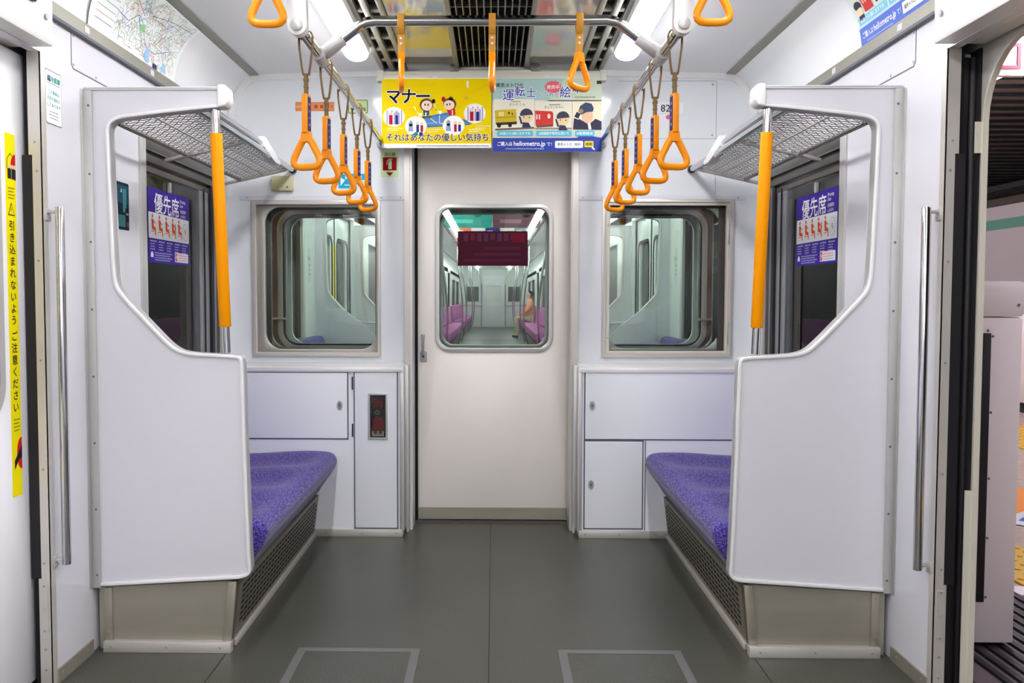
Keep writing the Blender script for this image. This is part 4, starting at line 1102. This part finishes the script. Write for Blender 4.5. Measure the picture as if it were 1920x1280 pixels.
for q in range(420):
    x, y = rnd.uniform(.16, .68), rnd.uniform(.02, h - .01); a.rect(x, y, x + rnd.uniform(.002, .009), y + .0016, rnd.choice(pal + [(190, 196, 196)] * 6), 6)
for pts, c_ in (([(.16, .11), (.25, .10), (.30, .14), (.36, .12), (.42, .06), (.50, .055), (.62, .10)], (70, 110, 176)), ([(.28, .20), (.31, .17), (.31, .13), (.36, .085), (.40, .05)], (84, 130, 196)), ([(.30, .21), (.36, .16), (.44, .18), (.55, .20), (.68, .21)], (110, 160, 140)), ([(.18, .17), (.24, .18), (.33, .15)], (206, 90, 80))): pline(a, pts, .0018, c_, 7)
for q in range(20): a.ell(rnd.uniform(.2, .66), rnd.uniform(.03, .2), .003, .003, (228, 170, 100), 7, 8)
a.poly([(.33, .115), (.37, .125), (.375, .10), (.345, .095)], (150, 206, 150), 7); a.poly([(.42, .028), (.43, .062), (.455, .06), (.465, .012), (.43, .012)], (160, 196, 232), 7); a.poly([(.56, .016), (.60, .05), (.625, .012)], (160, 196, 232), 7)
a.rect(.50, .006, .535, .022, (50, 66, 120), 8); a.rect(.54, .006, .548, .028, (190, 190, 170), 8); a.rect(.575, .004, .585, .022, (190, 200, 190), 8)
mb = MB(); a.put(mb, cove_fn(-1, 2.655, 1), .0003)
tag(mb.build('route_map', recalc=False), 'white railway route map poster with many coloured lines on the left cove', 'poster')
a = Art(); w, h = .52, acc[-1] - .006
vrect(a, 0, 0, w, h, (214, 222, 216), 0); vrect(a, 0, 0, w, .062, (96, 122, 206), 1); vrect(a, 0, .062, w, .070, (196, 216, 236), 1)
for x0, x1 in ((.012, .215), (.225, .40)): vrect(a, x0, .070, x1, .095, (126, 200, 220), 2); a.text('#3歳から5歳におすすめ' if x0 < .1 else '#路線図や車両も', x0 + .015, .077, .016, WHT, 4, 'l', .01)
a.text('ご購入は', .016, .027, .023, WHT, 4, 'l', .014, width=.076); a.text('hellometro.jp', .100, .027, .031, WHT, 4, 'l', .014, width=.150); a.text('で！', .258, .028, .020, WHT, 4); a.fine(.05, .23, .010, .006, (170, 186, 230), 4, 2)
vrect(a, .295, .018, .425, .052, WHT, 3); a.text('東京メトロ　絵本', .305, .029, .016, (80, 76, 70), 5, 'l', .01, width=.110)
for cx, cy in ((.045, .118), (.175, .140)):
    a.ell(cx, cy, .022, .022, (236, 216, 176), 4, 18); a.ell(cx, cy + .014, .024, .016, (66, 66, 80), 5, 18); a.rect(cx - .018, cy - .034, cx + .018, cy - .018, (60, 60, 90), 4)
vrect(a, .075, .100, .135, .155, (206, 70, 66), 4); a.rect(.085, .128, .092, .142, (240, 210, 190), 5); a.rect(.10, .128, .107, .142, (240, 210, 190), 5); a.ell(.125, .138, .005, .008, (240, 214, 200), 5, 12)
vrect(a, .21, .10, .30, .135, (216, 196, 60), 4); a.rect(.22, .098, .30, .104, (70, 60, 50), 5); a.rect(0, .19, .06, .215, (90, 84, 96), 4); a.text('の', .012, .196, .02, WHT, 5)
mb = MB(); a.put(mb, cove_fn(1, 2.925, -1), .0003)
tag(mb.build('cove_poster', recalc=False), 'picture book advert with a blue address band on the right cove', 'poster')
# hatches in the floor
for s in (-1, 1):
    t = thing('floor_hatch', 'metal framed floor hatch %s of the centre seam' % ('left' if s < 0 else 'right'), 'hatch', (s * .41, 2.3, 0), 'floor hatches')
    f = MB().plate(mir(rect(.219, .607, 1.70, 2.667), s), [mir(rect(.246, .580, 1.73, 2.640), s)], 'xy', .0002, .0022, 'hatch'); f.build('frame', t)
    MB().plate(mir(rect(.246, .580, 1.73, 2.640), s), [], 'xy', .0001, .0012, 'floor').build('panel', t)

# ================================================================== the next carriage, seen through the end windows
N0 = 4.48
end_skin(N0, N0 + .02, 'pinkw', 'wall_next_end', 'stained pinkish outer end skin of the next carriage')
mb = MB().plate(rect(-W, W, 0, 2.2), [rr(.555, 1.085, .868, 1.545, .075), rr(-1.085, -.555, .868, 1.545, .075), rect(-.40, .40, -.02, 1.90)], 'xz', N0 + .14, N0 + .16, 'greenw')
struct('wall_next_inner', mb, 'inner face of the next carriage end', 'wall')
for s in (-1, 1):
    t = thing('window_7' if s < 0 else 'window_8', 'rounded end window of the next carriage, seen through the %s end window' % ('left' if s < 0 else 'right'), 'window', (s * .82, N0, .84), kind='structure')
    r = MB().plate(mir(rr(.520, 1.120, .838, 1.578, .105, 8), s), [mir(rr(.553, 1.087, .870, 1.546, .078, 8), s)], 'xz', N0 - .022, N0 + .01, 'steelb'); r.build('ring_frame', t, .008, 3)
    g = MB().plate(mir(rr(.549, 1.091, .866, 1.550, .08, 8), s), [mir(rr(.557, 1.083, .874, 1.542, .074, 8), s)], 'xz', N0 - .024, N0, 'rub'); g.build('gasket', t)
    MB().box(s * .555, s * 1.086, N0 + .045, N0 + .049, .868, 1.546, 'glass').build('pane', t)
    h = MB().tube([(s * 1.07, N0 - .05, 1.005), (s * 1.165, N0 - .05, 1.005)], .006, 'steelb', 10); h.disc((s * 1.165, N0 - .05, 1.005), (0, 1, 0), .008, .05, 'steelb', 10); h.build('end_handle', t)
    b = MB().box(s * 1.19, s * 1.30, N0 - .06, N0 - .001, 1.20, 1.31, 'redb'); b.box(s * 1.20, s * 1.33, N0 - .07, N0 - .001, 1.265, 1.275, 'dmet')
    tag(b.build('coupler_box', None, .004), 'dark jumper box on the next carriage end, %s side' % ('left' if s < 0 else 'right'), 'equipment box')
gangway_door(N0 + .035, 1, 'door_4', 'gangway door of the next carriage behind the first one')
FAR = 32.0
mb = MB().box(-SKIN, SKIN, N0, FAR, -.12, 0, 'floor'); struct('floor_next', mb, 'vinyl floor of the next carriage', 'floor')
mb = MB()
mb.box(-1.14, 1.14, N0 + .16, FAR, 2.17, 2.2, 'ceil'); struct('ceiling_next', mb, 'ceiling of the next carriage', 'ceiling')
for s, nm in ((-1, 'wall_next_left'), (1, 'wall_next_right')):
    mb = MB(); y1 = N0 + .16
    Y = lambda y: N0 + .16 + (YE - y)
    mb.plate(rect(y1, Y(2.392), 0, 1.95), [rect(Y(3.95), Y(3.045), .83, 1.69)], 'yz', s * W, s * (W + .03), 'greenw')
    for q in range(3):
        a0 = 7.70 + q * 8.6
        mb.plate(rect(a0, min(FAR, a0 + 7.2), 0, 1.95), [rect(a0 + .9, a0 + 3.2, .85, 1.65), rect(a0 + 3.7, a0 + 6.2, .85, 1.65)], 'yz', s * W, s * (W + .03), 'greenw')
        mb.plate(rect(a0 + .85, a0 + 6.25, .80, 1.70), [], 'yz', s * (W + .06), s * (W + .07), 'dmet')
    mb.plate(rect(Y(2.392), FAR, 1.80, 1.95), [], 'yz', s * W, s * (W + .03), 'greenw')
    vs = [(s * x, y, z) for x, z in COVE for y in (y1, FAR)]
    mb.add(vs, [(2 * q, 2 * q + 1, 2 * q + 3, 2 * q + 2) for q in range(len(COVE) - 1)], 'greenw')
    mb.box(s * 1.343, s * 1.36, N0, Y(3.95) , -.1, 2.3, 'steelb'); mb.box(s * 1.352, s * 1.372, Y(3.045), FAR, -.1, 2.3, 'steelb')
    mb.box(s * 1.352, s * 1.372, Y(3.95), Y(3.045), -.1, .83, 'steelb'); mb.box(s * 1.352, s * 1.372, Y(3.95), Y(3.045), 1.69, 2.3, 'steelb')
    struct(nm, mb, 'side wall of the next carriage, %s' % ('left' if s < 0 else 'right'), 'wall')
    side_window(s, 'window_5' if s < 0 else 'window_6', N0 + .16 + YE, -1, 'side window of the next carriage on the %s' % ('left' if s < 0 else 'right'))
    yp = N0 + .16 + (YE - YP)
    partition(s, yp, -1, 'next carriage partition nearest the %s end window' % ('left' if s < 0 else 'right'), True)
    partition(s, 7.72, 1, 'next carriage partition across its doorway on the %s' % ('left' if s < 0 else 'right'), True)
    bench(s, N0 + .16 + YE - .01, -1, 'end bench of the next carriage on the %s' % ('left' if s < 0 else 'right'))
    t = thing('door_5' if s < 0 else 'door_6', 'closed sliding door of the next carriage on the %s' % ('left' if s < 0 else 'right'), 'door', (s * 1.31, 7.0, 0), kind='structure')
    for a0, a1 in ((6.30, 7.01), (7.02, 7.73)):
        lf = MB(); leaf(lf, s, a0, a1, 1.300, 1.335, 'greenw'); o = lf.build('leaf', t, .004)
        g = MB().plate(rr(a0 + .09, a1 - .09, .79, 1.61, .09), [rr(a0 + .115, a1 - .115, .815, 1.585, .075)], 'yz', s * 1.294, s * 1.302, 'rub'); g.build('window_frame', o)
        MB().box(s * 1.32, s * 1.324, a0 + .1, a1 - .1, .8, 1.6, 'glassd').build('pane', o)
        if s < 0: MB().box(-1.2985, -1.2995, a1 - .055 if a1 < 7.5 else a0 + .01, a1 - .01 if a1 < 7.5 else a0 + .055, .55, 1.55, paint(YL)).build('warning_strip', o)
    e = MB().box(s * 1.30, s * 1.31, 6.265, 6.31, .02, 1.79, 'rub'); e.box(s * 1.295, s * 1.31, 7.0, 7.03, .02, 1.79, 'rub'); e.build('rubber_edge', t)
    a = Art(); a.text('車椅子', .0, .12, .03, (110, 110, 110), 1)
    for q in range(3): a.fine(0, .05, .08 - q * .03, .012, (190, 110, 110) if q == 0 else (150, 160, 156), 1, q)
    m_ = MB(); m_.box(s * 1.2492, s * 1.2497, 5.80, 5.87, 1.22, 1.45, paint((214, 226, 220))); a.put(m_, plane_fn((s * 1.249, 5.805 if s > 0 else 5.865, 1.25), (0, s * 1.0, 0), (0, 0, 1), (-s, 0, 0)))
    tag(m_.build('notice_sticker', recalc=False), 'small pale notice on the next carriage wall, %s' % ('left' if s < 0 else 'right'), 'sticker')
    # long pink benches and curved stanchions further down
    for q in range(3):
        a0 = 7.80 + q * 8.6
        t = thing('long_bench', 'pink long bench in the next carriage, %s side, %s block' % ('left' if s < 0 else 'right', ('near', 'middle', 'far')[q]), 'bench', (s * 1.0, a0 + 3.4, 0), 'pink benches of the next carriage')
        MB().plate(mir([(1.24, .2), (.84, .22), (.82, .40), (.86, .43), (1.24, .41)], s), [], 'xz', a0, a0 + 6.9, 'pink').build('cushion', t, .02)
        MB().plate(mir([(1.245, .43), (1.14, .43), (1.18, .86), (1.245, .87)], s), [], 'xz', a0, a0 + 6.9, 'pink').build('backrest', t, .02)
        MB().box(s * .84, s * 1.22, a0, a0 + 6.9, 0, .2, 'dmet').build('base', t)
        for r in range(2):
            yy = a0 + 2.2 + r * 2.5
            p = [(s * (.785 - .12 * math.sin(PI * min(1, u * 1.15) ** .8)), yy, .02 + u * 2.15) for u in [j / 18 for j in range(19)]]
            m_ = MB().tube(p, .016, 'chrome', 12); tag(m_.build('stanchion', None), 'curved chrome stanchion at the %s bench of the next carriage, %s block, %s one' % ('left' if s < 0 else 'right', ('near', 'middle', 'far')[q], ('first', 'second')[r]), 'pole', 'curved stanchions of the next carriage')
        m_ = MB().tube([(s * .50, a0, 1.86), (s * .50, a0 + 7.6, 1.86)], .015, 'chrome', 10)
        for yy in (a0 + .1, a0 + 3.8, a0 + 7.5): m_.tube([(s * .50, yy, 1.86), (s * .50, yy, 2.171)], .012, 'armw', 8)
        tag(m_.build('handrail', None), 'overhead handrail of the next carriage, %s, %s block' % ('left' if s < 0 else 'right', ('near', 'middle', 'far')[q]), 'handrail')
    for q, (a0, a1) in enumerate(((4.9, 9.5), (10.5, 16.5), (17.5, 27.4), (28.2, 31.5))):
        m_ = MB().tube([(s * .56, a0, 2.13), (s * .56, a1, 2.13)], .03, 'ntube', 10)
        tag(m_.build('fluorescent_lamp', None), 'fluorescent tube of the next carriage, %s, %s from the near end' % ('left' if s < 0 else 'right', od[q]), 'lamp', 'tubes of the next carriage')
mb = MB().box(-W, W, FAR - .02, FAR, 0, 2.2, 'greenw')
mb.plate(rect(-.40, .40, 0, 1.9), [rr(-.28, .28, .9, 1.55, .06)], 'xz', FAR - .06, FAR - .02, 'cab')
for x in (-1.0, -.45, .45, 1.0): mb.box(x - .012, x + .012, FAR - .03, FAR - .02, .02, 1.6, 'gap')
mb.box(-1.2, 1.2, FAR - .05, FAR - .02, .78, .82, 'alu')
for s in (-1, 1): mb.box(s * .55, s * .98, FAR - .035, FAR - .02, .95, 1.5, 'dmet')
struct('wall_next_far', mb, 'far white end wall of the next carriage', 'wall')
k = 0
for y, z0, z1, cols in ((9.2, 1.86, 2.12, [(70, 170, 160), (120, 84, 96)]), (12.2, 1.84, 2.12, [(236, 110, 90), (240, 240, 240), (60, 74, 150), (226, 226, 214), (130, 140, 150)])):
    n = len(cols)
    for q, c_ in enumerate(cols):
        x0 = -.52 + q * 1.04 / n; a = Art(); wd_ = 1.04 / n - .01
        a.rect(0, 0, wd_, z1 - z0, c_, 0); a.rect(wd_ * .15, .05, wd_ * .6, .09, tuple(min(255, v + 40) for v in c_), 1); a.ell(wd_ * .7, .16, .05, .05, tuple(max(0, v - 50) for v in c_), 1, 14); a.rect(.02, .2, wd_ * .5, .225, WHT, 1)
        m_ = MB().box(x0, x0 + wd_, y, y + .002, z0, z1, paint(WHT)); m_.box(x0, x0 + wd_, y - .004, y + .006, z1 - .01, 2.171, 'cream'); a.put(m_, plane_fn((x0, y - .0006, z0), (1, 0, 0), (0, 0, 1), (0, -1, 0)))
        nmz = {(70, 170, 160): 'teal', (120, 84, 96): 'mauve', (236, 110, 90): 'coral', (240, 240, 240): 'white', (60, 74, 150): 'navy', (226, 226, 214): 'ivory', (130, 140, 150): 'grey'}[c_]
        tag(m_.build('hanging_poster', recalc=False), '%s hanging poster in the next carriage, %s row' % (nmz, 'near' if y < 10 else 'far'), 'poster', 'hanging posters of the next carriage'); k += 1
ps = None
for q, x in enumerate((-.30, 0.0, .30)):
    lab = 'pale strap in the next carriage, %s of its near row' % ('left', 'middle', 'right')[q]
    if ps is None: ps, _ = strap_short('hanging_strap', lab, 'pale straps of the next carriage', 'whitep', 'whitep', False); o = ps
    else: o = copy_tree(ps); o['label'] = lab
    o.location = (x, 7.2, 2.02)
m_ = MB().tube([(-.46, 7.2, 2.02), (.46, 7.2, 2.02)], .014, 'chrome', 12)
for x in (-.45, .45): m_.tube([(x, 7.2, 2.02), (x, 7.2, 2.171)], .012, 'chrome', 8)
tag(m_.build('cross_rail', None), 'cross rail of the next carriage', 'handrail')

# a passenger sitting far down the next carriage
def skinned(name, verts, edges, radii, m_, parent=None, root=0, loc=(0, 0, 0), sub=2):
    me = bpy.data.meshes.new(name); me.from_pydata(verts, edges, []); me.materials.append(M[m_])
    o = bpy.data.objects.new(name, me); COL.objects.link(o)
    if parent: o.parent = parent
    md = o.modifiers.new('skin', 'SKIN'); md.use_smooth_shade = True
    me.skin_vertices.new() if not me.skin_vertices else None
    for i, r in enumerate(radii):
        sv = me.skin_vertices[0].data[i]; sv.radius = (r, r) if not isinstance(r, tuple) else r; sv.use_root = (i == root)
    o.modifiers.new('sub', 'SUBSURF').levels = sub; o.modifiers['sub'].render_levels = sub
    o.location = loc
    return o
PX, PY = 1.02, 23.6
t = thing('person', 'person in beige trousers and peach top sitting far down the next carriage', 'person', (PX, PY, 0))
# local: the person faces -x
V = [(0, 0, .50), (-.02, 0, .66), (0, 0, .84), (.01, 0, .98), (0, 0, 1.06), (-.02, 0, 1.17), (-.02, 0, 1.25),
     (0, .17, .96), (-.10, .22, .74), (-.26, .14, .64), (-.33, .10, .62), (0, -.17, .96), (-.10, -.22, .74), (-.26, -.14, .64), (-.33, -.10, .62),
     (-.03, .09, .50), (-.40, .12, .55), (-.36, .12, .12), (-.38, .12, .06), (-.48, .12, .04), (-.03, -.09, .50), (-.40, -.12, .55), (-.34, -.12, .12), (-.36, -.12, .06), (-.46, -.12, .04)]
E_ = [(0, 1), (1, 2), (2, 3), (3, 4), (4, 5), (5, 6), (3, 7), (7, 8), (8, 9), (9, 10), (3, 11), (11, 12), (12, 13), (13, 14), (0, 15), (15, 16), (16, 17), (17, 18), (18, 19), (0, 20), (20, 21), (21, 22), (22, 23), (23, 24)]
R = [.13, .12, .13, .10, .05, .085, .075, .06, .046, .036, .03, .06, .046, .036, .03, .085, .065, .042, .04, .03, .085, .065, .042, .04, .03]
skinned('body', V, E_, R, 'skin', t)
skinned('top', [V[0], V[1], V[2], V[3], V[7], V[8], V[9], V[11], V[12], V[13]], [(0, 1), (1, 2), (2, 3), (3, 4), (4, 5), (5, 6), (3, 7), (7, 8), (8, 9)], [.14, .135, .145, .115, .072, .058, .046, .072, .058, .046], 'peach', t)
skinned('trousers', [V[0], V[15], V[16], V[17], V[20], V[21], V[22]], [(0, 1), (1, 2), (2, 3), (0, 4), (4, 5), (5, 6)], [.145, .098, .078, .056, .098, .078, .056], 'khaki', t)
for q, yy in ((0, .12), (1, -.12)): skinned('shoe', [(-.35 + .02 * q, yy, .045), (-.42, yy, .04), (-.50 + .02 * q, yy, .03)], [(0, 1), (1, 2)], [.045, .045, .032], 'hair', t)
skinned('hair', [(0, 0, 1.20), (.02, 0, 1.26), (.05, 0, 1.14)], [(0, 1), (0, 2)], [.085, .085, .07], 'hair', t)

# ================================================================== platform side, seen through the open doorway
mb = MB().box(1.42, 9.0, -3, 40, -.2, -.005, 'pfloor')
struct('floor_platform', mb, 'pale stone station platform floor', 'floor')
t = thing('platform_edge', 'ribbed dark platform edge strip outside the open doorway', 'platform edge', (1.7, 3, 0))
mb = MB().box(1.42, 2.02, 0, 14, -.004, .0, 'pgrey'); mb.build('strip', t)
mb = MB()
for q in range(11):
    x = 1.50 + q * .046; mb.box(x, x + .024, .5, 9.0, .0005, .009, 'rub')
mb.build('ribs', t, .003)
for x0, x1, lab in ((2.08, 2.38, 'yellow tactile paving near the platform doors'), (3.95, 4.65, 'yellow tactile paving on the far side of the platform')):
    t = thing('tactile_paving', lab, 'paving', ((x0 + x1) / 2, 5, 0))
    mb = MB().box(x0, x1, 1.5, 14, -.004, .004, 'yellowt')
    y = 2.6
    while y < (5.5 if x0 < 3 else 9.0):
        if x0 < 3 or y > 5.5:
            x = x0 + .03
            while x < x1: mb.disc((x, y, .004), (0, 0, 1), .012, .005, 'yellowt', 6); x += .06
        y += .06
    mb.build('slab', t)
a = Art(); a.rect(0, 0, .9, .5, (236, 150, 80), 0); a.rect(0, -.14, .9, 0, (226, 230, 236), 0); a.line([(.1, -.08), (.4, -.04), (.8, -.1)], .03, (80, 120, 190), 1)
mb = MB(); a.put(mb, plane_fn((2.55, 4.3, .0), (.8, .6, 0), (-.6, .8, 0), (0, 0, 1)), .001); tag(mb.build('floor_sticker', recalc=False), 'orange and white queue sticker on the platform floor', 'sticker')
mb = MB().box(2.0, 2.5, 3.20, 3.30, -.004, .003, paint((240, 236, 240))); tag(mb.build('floor_line', recalc=False), 'white line on the platform floor beside the gate', 'marking')
# platform gate housing next to the doorway
t = thing('platform_gate', 'white platform gate housing beside the open doorway', 'gate', (1.65, 3.0, 0))
mb = MB().box(1.50, 1.672, 2.70, 4.6, .02, 1.06, 'pwhite'); mb.build('housing', t, .008)
mb = MB().plate([(1.50, 1.062), (1.665, 1.062), (1.70, 1.10), (1.70, 1.155), (1.66, 1.172), (1.46, 1.172), (1.44, 1.160), (1.44, 1.135), (1.50, 1.130)], [], 'xz', 2.70, 4.6, 'pwhite'); mb.disc((1.655, 2.70, 1.098), (0, -1, 0), .006, .002, 'gap', 10); mb.build('top_cover', t, .006)
mb = MB().box(1.548, 1.571, 2.694, 2.702, .155, 1.01, 'rub'); mb.build('rubber_slot', t, .002)
mb = MB()
for z in (.17, .36, .55, .76, 1.0): mb.disc((1.578, 2.70, z), (0, -1, 0), .004, .002, 'gap', 8)
mb.disc((1.562, 2.70, 1.018), (0, -1, 0), .004, .002, 'gap', 8); mb.build('screws', t)
mb = MB().box(1.52, 1.66, 2.74, 4.55, .0105, .02, 'rub'); mb.build('foot', t)
t = thing('platform_gate', 'second white platform gate housing along the near platform edge', 'gate', (1.65, 6.5, 0))
MB().box(1.54, 1.672, 4.75, 9.5, .02, 1.06, 'pwhite').build('housing', t, .008); MB().box(1.48, 1.70, 4.75, 9.5, 1.062, 1.172, 'pwhite').build('top_cover', t, .006); MB().box(1.52, 1.66, 4.8, 9.4, .0105, .02, 'rub').build('foot', t)
t = thing('platform_gate', 'white platform gate housing further off on the far platform edge', 'gate', (5.3, 9.0, 0))
MB().box(5.15, 5.40, 5.0, 14.0, .10, 1.22, 'pwhite').build('housing', t, .01); MB().box(5.13, 5.42, 5.0, 14.0, 1.22, 1.27, 'pwhite').build('top_cover', t, .01); MB().box(5.2, 5.36, 5.1, 13.9, -.005, .10, 'rub').build('foot', t)
mb = MB().box(8.3, 8.5, -3, 40, -.2, 2.62, 'pwall'); struct('wall_platform', mb, 'pale station wall across the platform', 'wall')
mb = MB().box(8.28, 8.30, -3, 40, 2.24, 2.40, 'green'); struct('trim_9', mb, 'green band along the station wall', 'wall band')
mb = MB().box(8.2, 8.30, -3, 40, 2.62, 2.78, 'brown')
for q in range(4): mb.box(7.9 - q * .12, 7.96 - q * .12, -3, 40, 2.72, 2.80, 'blk')
struct('trim_10', mb, 'dark louvred cornice above the station wall', 'cornice')
mb = MB().box(1.45, 9.0, -3, 40, 2.86, 2.95, 'pceil')
y = -1.0
while y < 26: mb.box(1.45, 8.5, y, y + .035, 2.83, 2.86, 'blk'); y += .28
mb.box(1.42, 1.46, -3, 40, 2.30, 2.95, 'brown'); struct('ceiling_platform', mb, 'dark slatted station ceiling', 'ceiling')
for q, y in enumerate((1.0, 4.9, 8.2, 12.0, 16.0, 20.0, 24.0)):
    t = thing('platform_lamp', 'fluorescent tube over the platform, %s from the open doorway' % ('nearest', 'second', 'third', 'fourth', 'fifth', 'sixth', 'seventh')[q], 'lamp', (3.3, y, 2.6), 'platform ceiling tubes')
    MB().tube([(3.30, y, 2.60), (3.30, y + 2.3, 2.60)], .05, 'ptube', 14).build('tube', t); MB().box(3.22, 3.38, y, y + 2.3, 2.65, 2.80, 'pwhite').build('fitting', t, .01)
t = thing('platform_sign', 'white hanging sign with a red square outline on the platform', 'sign', (3.06, 4.9, 2.5))
mb = MB().box(2.88, 3.16, 5.16, 5.20, 2.43, 2.66, paint((240, 234, 236))); mb.build('board', t, .006)
mb = MB().plate(rect(2.93, 3.12, 2.47, 2.62), [rect(2.95, 3.10, 2.49, 2.60)], 'xz', 5.155, 5.16, paint((196, 96, 110))); mb.build('red_outline', t)
MB().box(3.0, 3.02, 5.17, 5.19, 2.66, 2.83, 'dmet').build('hanger', t)
t = thing('platform_column', 'pale square column on the platform behind the right side window', 'column', (2.9, 6.6, 0))
MB().box(2.7, 3.1, 6.4, 6.8, 0, 2.82, 'pwall').build('shaft', t, .02); MB().box(2.68, 3.12, 6.38, 6.82, -.005, .1, 'pgrey').build('plinth', t)

# ================================================================== dark track side on the left
mb = MB().box(-4.2, -4.0, -3, 30, -1.0, 4.0, 'tun')
for q in range(9): mb.box(-4.0, -3.97, q * 1.7, q * 1.7 + .25, -1, 3.2, 'tun')
mb.box(-4.0, -3.93, -3, 30, .35, .80, 'redb'); mb.box(-4.0, -3.9, -3, 30, .82, 1.02, 'pwall')
struct('wall_tunnel', mb, 'dark tunnel wall on the left with a pale ledge', 'wall')
mb = MB().box(-4.1, -1.40, -3, 30, -1.1, -1.0, 'tun'); struct('floor_track', mb, 'dark track bed on the left', 'floor')
for q in range(2):
    m_ = MB().tube([(-3.86, -3, 1.75 + .12 * q), (-3.86, 30, 1.75 + .12 * q)], .03, 'dmet', 8); tag(m_.build('cable', None), '%s cable along the left tunnel wall' % ('lower', 'upper')[q], 'cable', 'tunnel cables')
M['tfill'] = mat('tunnel_fill_glow', (255, 236, 206), emit=110.0)  # glow of fill lights added to brighten the view out of the left window
for q, y in enumerate((3.9, 8.0, 13.0)):
    m_ = MB().tube([(-3.86, y, 2.55), (-3.86, y + 1.3, 2.55)], .04, 'tfill', 10).box(-3.9995, -3.88, y + .1, y + .14, 2.53, 2.57, 'dmet'); tag(m_.build('tunnel_fill_light', None), 'added fill light on the left tunnel wall, %s from the doorway' % od[q], 'lamp', 'added tunnel fill lights')

# the closed back of the carriage, behind the viewer
mb = MB().box(-SKIN, SKIN, Y0, Y0 + .03, 0, 2.3, 'endw'); struct('wall_back', mb, 'white wall closing the carriage behind the viewer', 'wall')
